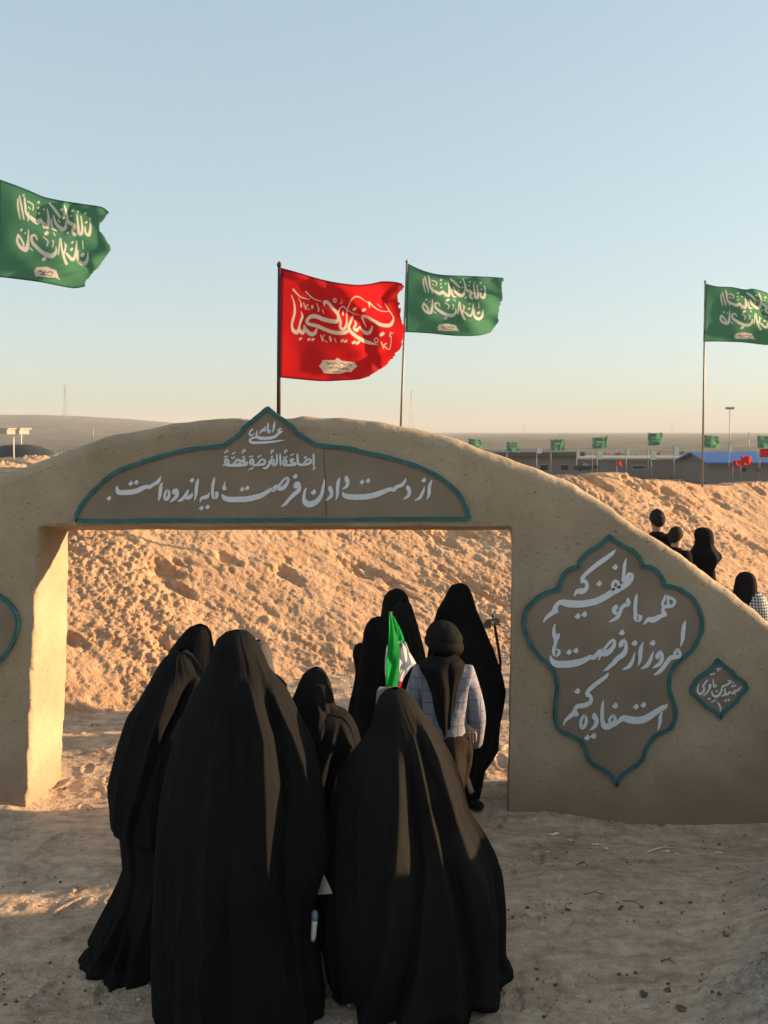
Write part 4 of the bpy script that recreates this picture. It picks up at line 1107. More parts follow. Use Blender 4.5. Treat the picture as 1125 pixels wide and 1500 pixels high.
def place(name, src, mat, parent, loc, h, rz=0.0, wide=1.0):
    me = src.copy(); me.name = name
    me.transform(Matrix.Translation(Vector(loc)) @ Matrix.Rotation(rz, 4, 'Z') @ Matrix.Diagonal((h * wide, h * wide, h, 1)))
    return link_mesh(name, me, M[mat], parent)
def person(label, u, Yc, h, group='pilgrims walking through the gateway', rz=0.0, wide=0.66, body=True):
    p = at(u, 800, Yc); z = gz(p.x, Yc)
    e = empty('person', (p.x, Yc, z), label, 'person', group)
    if body:
        place('body', BODY, 'skin', e, (p.x, Yc, z + 0.005), h, rz, wide)
        for sm_ in SHOES: place('shoe', sm_, 'navy', e, (p.x, Yc, z + 0.004), h, rz, wide)
    return e, Vector((p.x, Yc, z))
def vground(Yc, z=0.0):
    # picture row of the ground at depth Yc
    dz = z - EYE
    yc = dz * CP + Yc * SP; zc = Yc * CP - dz * SP
    return 750 - FPX * yc / zc
HAND = None
def hand_mesh(curl=0.6):
    v = [(0, 0, 0), (0, 0, .035), (0, 0, .075)]; ed = [(0, 1), (1, 2)]; rad = [(.022, .014), (.036, .014), (.038, .012)]
    for k, (x, l) in enumerate(((-.030, .060), (-.010, .074), (.010, .070), (.029, .055))):
        b0 = len(v)
        v += [(x * .9, 0, .070), (x, -.002, .088), (x, -.018 * curl - .002, .088 + l * .45), (x, -.055 * curl, .088 + l * .45 + l * .2)]
        ed += [(2, b0), (b0, b0 + 1), (b0 + 1, b0 + 2), (b0 + 2, b0 + 3)]; rad += [.009, .0088, .0082, .007]
    b0 = len(v); v += [(-.036, -.004, .030), (-.055, -.018, .055), (-.058, -.034, .078)]
    ed += [(1, b0), (b0, b0 + 1), (b0 + 1, b0 + 2)]; rad += [.012, .010, .008]
    return skin_mesh('hand', v, ed, rad, 2)
HAND = hand_mesh()

# tall woman in the middle, nearest to the camera
e, L = person('tall woman seen from behind in a wide plain black chador, nearest in the middle', 352, 3.88, 1.66)
chC = drape('chador', [(923, 343, 351), (927, 329, 364), (936, 318, 373), (948, 313.5, 380), (960, 311, 386), (980, 302, 394), (1012, 284, 421), (1052, 266, 440), (1092, 254, 459), (1120, 246, 466), (1172, 236, 476), (1220, 231, 480), (1262, 229, 482), (1284, 228, 473), (1310, 227, 465), (1332, 226, 460), (1376, 225, 463), (1412, 224, 471), (1460, 226, 476), (1500, 228, 476), (1522, 229, 475)],
      3.88, 'black', e, folds=[
    ([(985, 370), (1060, 391), (1140, 396), (1220, 400), (1280, 407), (1340, 415), (1400, 424)], [(985, 392), (1060, 416), (1124, 428), (1172, 425), (1220, 421), (1300, 424), (1400, 436)], 1.5),
    ([(955, 378), (1012, 403), (1060, 427), (1108, 444), (1180, 459), (1240, 467), (1290, 462)], [(955, 389), (1012, 422), (1060, 447), (1108, 466), (1180, 482), (1240, 488), (1290, 480)], 1.1),
    ([(1290, 436), (1360, 436), (1430, 446), (1500, 452)], [(1290, 452), (1360, 452), (1430, 462), (1500, 470)], 1.1),
    ([(1000, 335), (1100, 330), (1250, 322), (1500, 318)], [(1000, 350), (1100, 356), (1250, 352), (1500, 350)], 0.7)], seed=1, nr=330, nth=460, amp=0.022, fine=0.004)
# small things she carries
pb_ = [at(473, 1281, 3.86), at(487, 1309, 3.80), at(465, 1311, 3.92), at(462, 1296, 3.98)]
bg_ = mesh_from('folded_paper', [pb_[0], pb_[1], pb_[2], pb_[3], pb_[0] + Vector((-.01, .05, 0)), pb_[1] + Vector((-.01, .05, -.005)), pb_[2] + Vector((0, .05, 0))], [(0, 1, 2), (0, 2, 3), (4, 6, 5), (0, 4, 5, 1), (1, 5, 6, 2), (0, 3, 6, 4), (3, 2, 6)])
o = link_mesh('paper_bag', bg_, M['paper'], None, smooth=False); tag(o, 'corner of a cream paper bag held out beside the tall woman', 'bag')
eb = empty('water_bottle', at(460, 1352, 3.82), 'small clear bottle with blue grey band below the cream paper bag', 'bottle')
link_mesh('bottle_body', tube_mesh('b', [at(461, 1346, 3.82), at(460, 1358, 3.82), at(459, 1372, 3.82), at(458, 1378, 3.82)], [.014, .013, .012, .008], 12), M['paper'], eb)
link_mesh('label_band', tube_mesh('b', [at(461, 1334, 3.82), at(461, 1340, 3.82), at(461, 1347, 3.82)], [.010, .0155, .0155], 12), M['bluegrey'], eb)

# right front woman
e, L = person('woman at the front right in a brownish black chador spread wide to the ground', 582, 4.02, 1.42)
vg = vground(4.02)
chE = drape('chador', [(1008, 574, 584), (1012, 564, 594), (1020, 556, 603), (1032, 551, 612), (1046, 548, 621), (1060, 544, 632), (1074, 539, 642), (1095, 522, 655), (1112, 508, 664), (1140, 496, 677), (1174, 487, 684), (1190, 483, 689), (1219, 478, 709), (1250, 474, 725), (1282, 472, 735), (1327, 468, 740), (1360, 467, 741), (1400, 473, 741), (1416, 475, 746), (1424, 476, 754), (1432, 478, 746), (1442, 480, 738), (1472, 488, 733), (vg - 2, 492, 727)],
      4.02, 'blackb', e, folds=[
    ([(1070, 583), (1142, 582), (1222, 579), (1290, 577), (1360, 563), (1450, 538)], [(1070, 596), (1142, 606), (1222, 613), (1290, 608), (1360, 600), (1450, 575)], 1.7),
    ([(1060, 603), (1094, 610), (1174, 625), (1223, 637), (1280, 650), (1360, 662), (1450, 668)], [(1060, 612), (1094, 621), (1133, 635), (1202, 650), (1268, 668), (1360, 684), (1450, 690)], 1.6),
    ([(1040, 610), (1094, 632), (1153, 645), (1223, 666), (1270, 686), (1340, 700), (1450, 706)], [(1040, 624), (1094, 654), (1153, 682), (1223, 712), (1270, 732), (1340, 741), (1450, 738)], 1.5),
    ([(1150, 500), (1250, 498), (1380, 500), (1480, 510)], [(1150, 518), (1250, 520), (1380, 524), (1480, 540)], 0.7)], seed=2, nr=330, nth=460, amp=0.020, fine=0.004, hem=0.03, wedge=0.75)

# left woman with the cloth blown to the left
e, L = person('woman at the left whose black chador blows out to the left at the hem', 264, 4.27, 1.50)
drape('chador', [(952, 261, 271), (956, 250, 277), (963, 241, 284), (974, 233, 291), (986, 226, 297), (1004, 216, 306), (1028, 202, 313), (1048, 187, 318), (1070, 179, 322), (1092, 172, 324), (1120, 165, 324), (1148, 158, 322), (1165, 158, 320), (1180, 160, 318), (1200, 161, 315), (1216, 163, 312), (1221, 175, 311), (1245, 177, 306), (1272, 180, 302), (1295, 171, 300), (1324, 156, 298), (1352, 141, 296), (1378, 128, 294), (1390, 134, 293), (1396, 123, 292), (1403, 113, 291), (1416, 120, 290), (1428, 132, 289), (1437, 150, 288), (1441, 166, 286)],
      4.27, 'black', e, folds=[
    ([(985, 262), (1020, 255), (1060, 240), (1124, 222), (1172, 207), (1208, 201), (1260, 204), (1308, 197), (1360, 172), (1410, 144)], [(985, 290), (1020, 276), (1060, 257), (1124, 234), (1172, 218), (1208, 209), (1260, 210), (1308, 204), (1360, 188), (1410, 164)], 1.7),
    ([(1320, 199), (1350, 196), (1380, 188), (1415, 182)], [(1320, 205), (1350, 207), (1380, 202), (1415, 200)], 1.8),
    ([(1000, 226), (1100, 190), (1200, 176)], [(1000, 238), (1100, 204), (1200, 190)], 0.6)], seed=3, nr=300, nth=380, amp=0.011, fine=0.004, hem=0.0, depth=(0.6, 0.05), wedge=0.5)
hm_ = HAND.copy(); p = at(232, 1262, 4.12)
hm_.transform(Matrix.Translation(p) @ Matrix.Rotation(math.pi, 4, 'X') @ Matrix.Rotation(0.9, 4, 'Z') @ Matrix.Scale(0.85, 4))
link_mesh('hand', hm_, M['skin'], e)
# woman behind her
e, L = person('woman in black chador half hidden between the left woman and the tall one', 290, 5.45, 1.42)
drape('chador', [(915, 287, 297), (919, 277, 304), (928, 268, 309), (940, 258, 311), (954, 248, 314), (980, 240, 318), (1010, 232, 328), (1050, 226, 336), (1120, 222, 342), (1180, 228, 338), (vground(5.45) - 3, 230, 336)], 5.45, 'black2', e, seed=4, nr=150, nth=200, amp=0.03)
# person in a grey scarf, only the edge of the head in view
e, L = person('person in a grey patterned headscarf almost hidden behind the tall woman', 378, 4.5, 1.46)
drape('headscarf', [(938, 374, 382), (942, 366, 390), (950, 360, 395), (960, 357, 398.5), (972, 356, 399.5), (990, 350, 404), (1005, 345, 408)], 4.5, 'greys', e, seed=5, nr=60, nth=100, amp=0.01)
drape('coat', [(985, 366, 388), (992, 350, 408), (1004, 340, 420), (1040, 336, 424), (1150, 330, 430), (vground(4.5) - 6, 326, 434)], 4.5, 'black2', e, seed=6, nr=90, nth=120, face=False)
# girl
e, L = person('girl in a black headscarf and loose black dress between the two front chadors', 466, 4.5, 1.26)
drape('headscarf', [(978, 459, 467), (981, 452, 473), (989, 443, 479), (1000, 438, 484), (1012, 433, 487), (1023, 428, 489), (1034, 427, 492), (1044, 428, 500), (1056, 429, 510), (1072, 431, 518), (1095, 434, 514)], 4.5, 'black', e, folds=[
    ([(1000, 464), (1022, 466), (1033, 468)], [(1000, 482), (1022, 486), (1033, 488)], 1.2),
    ([(1046, 478), (1070, 470), (1090, 462)], [(1046, 492), (1070, 486), (1090, 478)], 1.2)], seed=7, nr=150, nth=220, amp=0.012, fine=0.003)
drape('dress', [(1038, 452, 496), (1044, 438, 509), (1054, 431, 517), (1067, 428, 524), (1086, 427, 529), (1110, 429, 530), (1140, 431, 527), (1200, 432, 528), (1300, 428, 532), (vground(4.5) - 4, 426, 536)], 4.5, 'black', e, folds=[
    ([(1052, 492), (1080, 486), (1110, 476), (1150, 466)], [(1052, 500), (1080, 497), (1110, 490), (1150, 480)], 1.5),
    ([(1050, 503), (1080, 510), (1120, 513)], [(1050, 514), (1080, 526), (1120, 529)], 1.4)], seed=8, nr=160, nth=220, amp=0.02, face=False)
# the group further on
e, L = person('woman in black chador with the highest head of the middle group', 582, 6.35, 1.44)
drape('chador', [(863, 577, 586), (866, 569, 592), (873, 563, 597), (882, 560.5, 600), (893, 559, 604), (905, 557, 609), (930, 553, 615), (948, 550, 619), (990, 548, 624), (1060, 546, 630), (vground(6.35) - 3, 546, 632)], 6.35, 'black', e, seed=9, nr=150, nth=200, amp=0.02)
e, L = person('woman in black chador just in front of the highest head of the middle group', 593, 6.0, 1.38)
drape('chador', [(882, 588, 596), (885, 581, 602), (892, 576, 605), (903, 573, 608), (916, 570, 612), (935, 566, 617), (960, 562, 623), (1000, 560, 630), (1080, 558, 636), (vground(6.0) - 3, 556, 640)], 6.0, 'black', e, folds=[([(890, 592), (920, 603), (960, 612)], [(890, 602), (920, 612), (960, 622)], 1.0)], seed=10, nr=150, nth=200, amp=0.02)
e, L = person('woman in black chador left of the green and white flag', 555, 5.7, 1.36)
drape('chador', [(904, 550, 559), (907, 543, 565), (914, 537, 570), (924, 533, 573), (936, 531.5, 575), (950, 529, 577), (975, 526, 580), (1010, 523, 584), (1060, 520, 590), (1140, 518, 594), (vground(5.7) - 3, 518, 596)], 5.7, 'black2', e, seed=11, nr=150, nth=200, amp=0.02)
e, L = person('child in a black chador, lowest head at the left end of the middle group', 530, 5.85, 1.18, wide=0.45)
drape('chador', [(943, 524, 533), (946, 519.5, 539), (953, 517, 543), (961, 516.5, 546), (972, 519, 548), (984, 520.5, 550), (997, 519, 552), (1012, 516, 555), (1030, 511.5, 558), (1046, 509, 562), (1100, 507, 566), (vground(5.85) - 3, 506, 568)], 5.85, 'black2', e, seed=12, nr=150, nth=200, amp=0.02)
# tall woman at the right pillar
e, L = person('tall woman in black chador stepping through the gate beside the right pillar', 676, 6.2, 1.56)
drape('chador', [(855, 670, 679), (858, 661, 685), (866, 656, 690), (878, 650, 694), (893, 641, 698), (915, 634, 708), (935, 630, 716), (955, 627, 724), (989, 622, 736), (1014, 620, 741), (1035, 622, 738), (1060, 626, 733), (1098, 634, 729), (1112, 640, 721), (1128, 648, 710), (1150, 656, 706), (1168, 664, 703)], 6.2, 'black2', e, folds=[
    ([(930, 700), (990, 716), (1050, 716)], [(930, 714), (990, 734), (1050, 732)], 0.8)], seed=13, nr=200, nth=260, amp=0.022, hem=0.01)
sh = skin_mesh('shoe', [at(680, 1168, 6.2), at(694, 1178, 6.12), at(706, 1182, 6.02)], [(0, 1), (1, 2)], [.055, .045, .032], 2)
link_mesh('shoe', sh, M['navy'], e)
link_mesh('ankle', tube_mesh('a', [at(684, 1138, 6.05), at(687, 1150, 6.03), at(691, 1161, 6.02)], [.018, .018, .02], 10), M['skin'], e)
# her hand on a stick
hm_ = HAND.copy(); p = at(715, 914, 6.32)
hm_.transform(Matrix.Translation(p - Vector((0.03, 0, 0.02))) @ Matrix.Rotation(1.1, 4, 'Y') @ Matrix.Rotation(0.4, 4, 'Z') @ Matrix.Scale(0.9, 4))
link_mesh('hand', hm_, M['skin'], e)
es = empty('walking_stick', at(704, 1138, 6.45), 'thin dark stick with white ribbon tied at the top beside the right pillar', 'stick')
link_mesh('shaft', tube_mesh('s', [at(721, 900, 6.33), at(724, 912, 6.33), at(733, 968, 6.38), at(729, 1050, 6.42), at(706, 1130, 6.45)], [.006, .010, .011, .010, .009], 8), M['pole'], es)
for q in (((723, 906), (728, 900)), ((725, 911), (731, 903)), ((719, 908), (721, 914)), ((720, 916), (724, 910))):
    a_, b_ = at(*q[0], 6.31), at(*q[1], 6.31)
    link_mesh('ribbon', tube_mesh('r', [a_, (a_ + b_) / 2, b_], [.008, .009, .007], 6), M['paper'], es)

# youth in a plaid shirt
e, L = person('youth in a pale plaid shirt, dark knitted cap and black neck scarf seen from behind', 652, 5.0, 1.58, wide=0.72)
hgt_ = 1.58
place('shirt', SHIRT, 'plaid', e, (L.x - 0.005, L.y, L.z - 0.01), hgt_, 0, 1.03)
drape('skirt', [(1060, 640, 672), (1066, 626, 682), (1080, 618, 690), (1098, 612, 693), (1119, 612, 691), (1138, 614, 686), (1154, 616, 680), (1200, 618, 676), (1262, 620, 674)], 5.0, 'olive', e, folds=[([(1080, 660), (1120, 664), (1160, 662)], [(1080, 684), (1120, 686), (1160, 676)], 1.0)], seed=14, nr=120, nth=180, face=False, amp=0.015)
# cap
pc = at(651, 938, 5.0)
th = np.linspace(0, math.pi * 0.80, 40); ph = np.linspace(0, 2 * math.pi, 80, endpoint=False)
Pm = np.zeros((40, 80, 3))
for i, t in enumerate(th):
    r = 0.109 * (1 + 0.07 * math.exp(-((t - 1.85) / 0.22) ** 2) - 0.05 * math.exp(-((t - 1.50) / 0.10) ** 2))
    for j, p in enumerate(ph):
        q = 1 + 0.03 * float(noise3(math.cos(p) * 2, math.sin(p) * 2, t * 2)) + 0.008 * math.sin(9 * p + t * 3) * (t > 1)
        Pm[i, j] = (pc.x + r * q * math.sin(t) * math.cos(p), pc.y + r * 1.08 * q * math.sin(t) * math.sin(p), pc.z + 0.004 + r * 1.02 * q * math.cos(t) + 0.06 * math.sin(t) * math.cos(p) * -0.35)
link_mesh('knitted_cap', grid_mesh('knitted_cap', Pm, close_u=True), M['cap'], e)
# neck scarf: wrap and hanging tail
drape('neck_scarf', [(958, 634, 664), (964, 628, 674), (972, 612, 681), (982, 616, 679), (994, 624, 674), (1010, 629, 670), (1030, 631, 669), (1050, 633, 667), (1066, 636, 664), (1073, 640, 661)], 4.93, 'black', e, folds=[
    ([(966, 641), (1000, 648), (1060, 650)], [(966, 657), (1000, 660), (1060, 656)], 1.4), ([(985, 661), (1020, 658), (1050, 657)], [(985, 670), (1020, 664), (1050, 662)], 1.0)], seed=15, nr=120, nth=160, face=False, amp=0.006, depth=(0.3, 0.09), radial=4)
hm_ = HAND.copy(); p = at(690, 1058, 4.98)
hm_.transform(Matrix.Translation(p) @ Matrix.Rotation(math.pi * 0.85, 4, 'X') @ Matrix.Scale(0.85, 4))
link_mesh('hand', hm_, M['skin'], e)

# the national flag draped on a short stick in front of them
ef = empty('hand_flag', at(574, 1130, 4.45), 'green, white and red flag hanging furled from a short stick behind the front right woman', 'flag')
link_mesh('stick', tube_mesh('s', [at(573, 896, 4.5), at(575, 1000, 4.48), at(577, 1130, 4.45)], [.005, .006, .006], 8), M['poleg'], ef)
def strip(name, L_, R_, Yf, mat, parent, nv=60, nu=24, h=0.0):
    lv = [p[0] for p in L_]; lu = [p[1] for p in L_]; rv = [p[0] for p in R_]; ru = [p[1] for p in R_]
    vs = np.linspace(min(lv[0], rv[0]), max(lv[-1], rv[-1]), nv)
    l = np.interp(vs, lv, lu); r = np.interp(vs, rv, ru)
    t = np.linspace(0, 1, nu)
    PX_ = l[:, None] * (1 - t) + r[:, None] * t; PV = vs[:, None] + 0 * PX_
    return link_mesh(name, grid_mesh(name, atv(PX_, PV, Yf(PX_, PV, t[None] + 0 * PX_))), M[mat], parent)
wav = lambda x, v, t: 4.47 - 0.035 * np.sin(t * math.pi) + 0.012 * np.sin(v * 0.09 + t * 5)
strip('green_band', [(896, 570), (930, 570), (960, 567), (1000, 565), (1022, 565)], [(896, 572), (915, 577), (930, 580), (945, 585), (970, 585.5), (990, 584), (1022, 581)], wav, 'igreen', ef)
wav2 = lambda x, v, t: 4.51 + 0.05 * t + 0.016 * np.sin(v * 0.16 + t * 6) + 0.012 * np.sin(t * 11)
strip('green_fold', [(902, 573), (930, 580), (944, 584), (948, 585)], [(902, 577), (920, 586), (935, 592), (946, 594)], wav2, 'igreen', ef, 40)
strip('white_band', [(944, 584), (970, 585.5), (990, 584), (1005, 583)], [(940, 594), (955, 600), (972, 610), (978, 602), (990, 593), (1005, 586)], wav2, 'iwhite', ef, 60)
strip('red_edge', [(998, 584), (1010, 583)], [(998, 590), (1010, 586)], lambda x, v, t: wav2(x, v, t) - 0.01, 'ired', ef, 10)
strip('white_band', [(945, 566.5), (965, 564), (980, 563.5), (1000, 566), (1010, 567)], [(945, 568), (965, 568.5), (980, 568), (1000, 568), (1010, 568)], lambda x, v, t: 4.49 + 0 * x, 'iwhite', ef, 30)
strip('white_band', [(1006, 556), (1012, 552), (1030, 550.5), (1044, 551), (1060, 546), (1080, 538), (1092, 532)], [(1006, 584), (1012, 580), (1030, 572), (1044, 566), (1060, 560), (1080, 552), (1092, 546)], lambda x, v, t: 4.36 + 0.04 * np.sin(t * 3 + v * 0.05), 'lace', ef, 60)
# script along the band edges
for spec, yy in (('942,587 943,590/', 0),):
    Vv, Fc = [], []
    for pts in ([(585.5, 937.5, 1.1), (586.5, 941, 1.4), (588.5, 941.5, 1.1), (588.5, 937, 0.9)], [(590, 944, 1.0), (592.5, 942.5, 1.1)], [(587, 946, 1.0), (590, 944.6, 1.0)]):
        stroke_geo(pts, lambda x, y, h: at(x, y, float(wav2(x, y, 0.5)) - 0.02), 0, Vv, Fc, False)
    link_mesh('script', mesh_from('script', Vv, Fc), M['iwhite'], ef, smooth=False)
Vv, Fc = [], []
for k in range(9):
    v0_ = 1050 + k * 4.6; u0_ = float(np.interp(v0_, [1044, 1060, 1080, 1092], [552, 547.5, 540, 534]))
    stroke_geo([(u0_ + 0.3, v0_, 1.1), (u0_ + 2.2, v0_ + 1.0, 1.4), (u0_ + 1.2, v0_ + 3.0, 1.1)], lambda x, y, h: at(x, y, 4.335), 0, Vv, Fc, False)
for k in range(6):
    stroke_geo([(566.2, 962 + k * 3, 0.9), (567.6, 963 + k * 3, 1.1)], lambda x, y, h: at(x, y, 4.47), 0, Vv, Fc, False)
link_mesh('script', mesh_from('script', Vv, Fc), M['igreen'], ef, smooth=False)

# people beyond the gate on the right
def walker(label, u, Yc, h, shirt, rz=0.0):
    e, L = person(label, u, Yc, h, 'people walking along the foot of the embankment', rz, 0.82)
    place('shirt', SHIRT, shirt, e, L + Vector((0, 0, 0.035)), h, rz, 0.95); place('trousers', TROUS, 'navy', e, L, h, rz, 1.05); place('hair', HAIR, 'hair', e, L, h, rz, 0.86)
    return e
walker('young man with short black hair, leftmost beyond the arch slope', 962, 9.2, 1.84, 'black2', 0.2)
walker('young man with black hair turned to the right, second beyond the arch slope', 989, 9.0, 1.68, 'black2', -1.0)
e, L = person('woman in loose black cloak beyond the arch slope, her back to the embankment', 1030, 9.3, 1.60, 'people walking along the foot of the embankment', wide=0.5)
drape('cloak', [(772.5, 1028, 1033), (774, 1022, 1038), (777, 1019, 1042), (783, 1017, 1044), (792, 1019, 1045), (798, 1018, 1045), (804, 1014, 1048), (810, 1011, 1055), (816, 1010, 1058), (824, 1012, 1052), (832, 1018, 1046), (860, 1014, 1050), (vground(9.3) - 2, 1010, 1054)], 9.3, 'black', e, folds=[([(800, 1034), (815, 1038), (835, 1036)], [(800, 1042), (815, 1054), (835, 1044)], 1.3)], seed=16, nr=110, nth=150, face=True)
e, L = person('girl in a black headscarf with a checked black and white shawl at the right edge', 1093, 8.7, 1.25, 'people walking along the foot of the embankment')
drape('headscarf', [(838, 1090, 1097), (840, 1084, 1102), (847, 1079, 1106), (857, 1077, 1107.5), (868, 1075, 1108), (880, 1074, 1109), (896, 1078, 1108)], 8.7, 'black', e, seed=17, nr=80, nth=120, amp=0.008)
drape('shawl', [(868, 1092, 1112), (872, 1088, 1118), (880, 1084, 1122), (892, 1080, 1128), (906, 1080, 1131), (925, 1082, 1130), (950, 1084, 1130)], 8.68, 'keffiyeh', e, seed=18, nr=60, nth=100, face=False)
drape('dress', [(930, 1086, 1126), (960, 1084, 1130), (vground(8.7) - 2, 1080, 1134)], 8.7, 'black2', e, seed=19, nr=50, nth=80, face=False)

# ------------------------------------------------------------------ things far off
PZ0 = -3.0
def plain_z(Y): return -0.45 - 2.55 * float(sstep(24, 70, np.array(Y)))
def bld(label, u0, u1, v_top, v_bot, Y, depth, mat, roof=None, wins=(), gable=None, group='buildings on the plain'):
    a, b = at(u0, v_bot, Y), at(u1, v_top, Y)
    e = empty('building', ((a.x + b.x) / 2, Y, a.z), label, 'building', group)
    w_ = link_mesh('wall', box_mesh('wall', a.x, b.x, Y, Y + depth, a.z - 1.0, b.z), M[mat], e, smooth=False)
    if roof:
        rm_, v_r, over = roof
        zr = at(u0, v_r, Y).z
        if gable:      # ridge along x, slope towards us
            V = [(a.x - over, Y - over, b.z), (b.x + over, Y - over, b.z), (b.x + over, Y + depth / 2, zr), (a.x - over, Y + depth / 2, zr), (b.x + over, Y + depth + over, b.z), (a.x - over, Y + depth + over, b.z)]
            V += [(x, y, z - 0.15) for x, y, z in V]
            F = [(0, 1, 2, 3), (3, 2, 4, 5), (6, 9, 8, 7), (9, 11, 10, 8), (0, 6, 7, 1), (5, 4, 10, 11), (0, 3, 9, 6), (3, 5, 11, 9), (1, 7, 8, 2), (2, 8, 10, 4)]
            link_mesh('roof', mesh_from('roof', V, F), M[rm_], e, smooth=False)
            Vg = [(a.x, Y + 0.02, b.z - 0.05), (a.x, Y + depth, b.z - 0.05), (a.x, Y + depth / 2, zr - 0.16)]
            link_mesh('gable', mesh_from('gable', Vg, [(0, 1, 2)]), M[mat], e, smooth=False)
        else:
            link_mesh('roof', box_mesh('roof', a.x - over, b.x + over, Y - over, Y + depth + over, b.z, zr), M[rm_], e, smooth=False)
    for (x0, y0, x1, y1) in wins:
        p, q = at(x0, y1, Y), at(x1, y0, Y)
        f = link_mesh('window', box_mesh('window', p.x, q.x, Y - 0.06, Y + 0.05, p.z, q.z), M['steel'], e, smooth=False)
        bd = (q.x - p.x) * 0.08
        link_mesh('pane', box_mesh('pane', p.x + bd, q.x - bd, Y - 0.09, Y - 0.062, p.z + bd, q.z - bd), M['dark'], f, smooth=False)
    return e
bld('low grey building with two dark windows and a brown overhanging roof', 732, 846, 668, 704, 92, 14, 'concrete', ('roofd', 662, 0.6), wins=[(790, 680, 804, 690), (820, 680, 834, 690)])
bld('long low grey hall behind the windowed building', 846, 1032, 674, 702, 108, 12, 'concrete', ('concrete2', 671, 0.3), wins=[(868, 680, 878, 688), (925, 681, 945, 688)])
bld('grey walled building with a bright blue pitched roof at the right', 1040, 1150, 677, 704, 96, 9, 'concrete', ('roofb', 663, 0.7), gable=True, wins=[(1085, 684, 1094, 692), (1106, 684, 1115, 692)])
bld('small shed with a narrow blue roof beside the long hall', 1006, 1034, 672, 690, 140, 5, 'concrete2', ('roofb', 668, 0.5))
bld('pale flat shed far left on the hillside, left of its pair', -14, 10, 629, 633, 420, 12, 'concrete2', ('concrete2', 627, 1.0), group='pale sheds on the hillside')
bld('pale flat shed far left on the hillside, right of its pair', 12, 28, 629, 633, 430, 12, 'concrete2', ('concrete2', 627, 1.0), group='pale sheds on the hillside')
# dark net-covered mound on the left
mp_ = at(28, 666, 95); n_ = 24
Pm = np.zeros((12, n_, 3))
for i in range(12):
    for j in range(n_):
        r = 4.3 * (i / 11) ** 0.8; an = 2 * math.pi * j / n_
        Pm[i, j] = (mp_.x + r * math.cos(an), 95 + 0.6 * r * math.sin(an), mp_.z - 0.2 + 1.25 * (1 - (i / 11) ** 2.0) + 0.06 * math.sin(j * 3 + i))
o = link_mesh('covered_heap', grid_mesh('covered_heap', Pm, True), M['shade'], None); tag(o, 'dark netted heap on the plain at the far left', 'heap')
# spoil heaps catching the sun beside it
for k, (u, v, r, hh_, lab) in enumerate(((8, 681, 1.6, .7, 'sunlit earth heap at the very left under the dark netted heap'), (52, 674, 2.2, 1.1, 'larger sunlit orange earth heap right of the dark netted heap'), (88, 668, 1.5, .8, 'small brown earth heap farther right of the dark netted heap'))):
    Yh = 70 + k * 8; mp_ = at(u, v, Yh)
    ii, jj = np.meshgrid(np.linspace(0, 1, 26), np.linspace(0, 2 * math.pi, 48, endpoint=False), indexing='ij')
    x_ = r * ii * np.cos(jj); y_ = r * ii * np.sin(jj)
    z_ = hh_ * 0.45 * (1 - ii ** 1.6) + 0.55 * fbm(x_ * 1.6 + k, y_ * 1.6, 0 * x_, 6, 0.7) * (1 - ii * 0.5)
    o = link_mesh('earth_heap', grid_mesh('earth_heap', np.stack([mp_.x + x_, Yh + y_, mp_.z - 0.15 + z_], -1), True), M['bank'], None)
    tag(o, lab, 'heap', 'earth heaps on the plain')
# pylons and masts
def bar(a, b, r): return tube_mesh('bar', [a, b], r, 4)
def pylon(label, u, v_top, v_bot, Y, wide):
    t, b = at(u, v_top, Y), at(u, v_bot, Y)
    e = empty('pylon', b, label, 'pylon', 'lattice pylons on the horizon')
    H_ = t.z - b.z; legs, braces, arms = [], [], []
    cs = [(-1, -1), (1, -1), (1, 1), (-1, 1)]
    def P(k, f):
        w_ = wide / 2 * ((1 - f) ** 1.5 * 0.92 + 0.08)
        return Vector((b.x + cs[k][0] * w_, Y + cs[k][1] * w_, b.z + H_ * f))
    lv = [0, .12, .24, .36, .48, .6, .72, .84, 1.0]
    for k in range(4):
        o = link_mesh('leg', join_meshes('leg', [bar(P(k, lv[i]), P(k, lv[i + 1]), 0.22) for i in range(8)]), M['steel'], e, smooth=False)
    br = []
    for i in range(8):
        for k in range(4):
            j = (k + 1) % 4
            br += [bar(P(k, lv[i]), P(j, lv[i + 1]), 0.10), bar(P(k, lv[i + 1]), P(j, lv[i + 1]), 0.10)]
    o = link_mesh('bracing', join_meshes('bracing', br), M['steel'], e, smooth=False)
    for f, s_ in ((0.76, 1.0), (0.86, 0.8), (0.95, 0.6)):
        c_ = Vector((b.x, Y, b.z + H_ * f))
        link_mesh('crossarm', join_meshes('crossarm', [bar(c_ - Vector((wide * .42 * s_, 0, 0)), c_ + Vector((wide * .42 * s_, 0, 0)), 0.15)]), M['steel'], e, smooth=False)
    return e
pylon('tall lattice pylon on the hill at the far left', 97, 564, 620, 1150, 9.5)
pylon('tall lattice pylon on the horizon just right of the middle flag pole', 603, 571, 632, 1150, 9.5)
pylon('tiny distant pylon above the flat roofed hall', 984, 617, 634, 2300, 10)
pylon('tiny distant pylon above the windowed building', 768, 619, 634, 2300, 10)
def mast(label, u, v_top, v_bot, Y, group='poles on the plain', r=0.09, head=True, mat='steel'):
    t, b = at(u, v_top, Y), at(u, v_bot, Y)
    e = empty('light_mast', b, label, 'mast', group)
    link_mesh('pole', tube_mesh('pole', [b - Vector((0, 0, .5)), t], [r * 1.4, r], 8), M[mat], e)
    if head:
        link_mesh('crossbar', box_mesh('crossbar', t.x - .95, t.x + .95, Y - .08, Y + .08, t.z - .12, t.z + .06), M['steel'], e, smooth=False)
        for k in range(4):
            x = t.x - .75 + k * .5
            link_mesh('floodlight', box_mesh('floodlight', x - .17, x + .17, Y - .3, Y + .1, t.z + .06, t.z + .42), M['steel'], e, smooth=False)
    return e
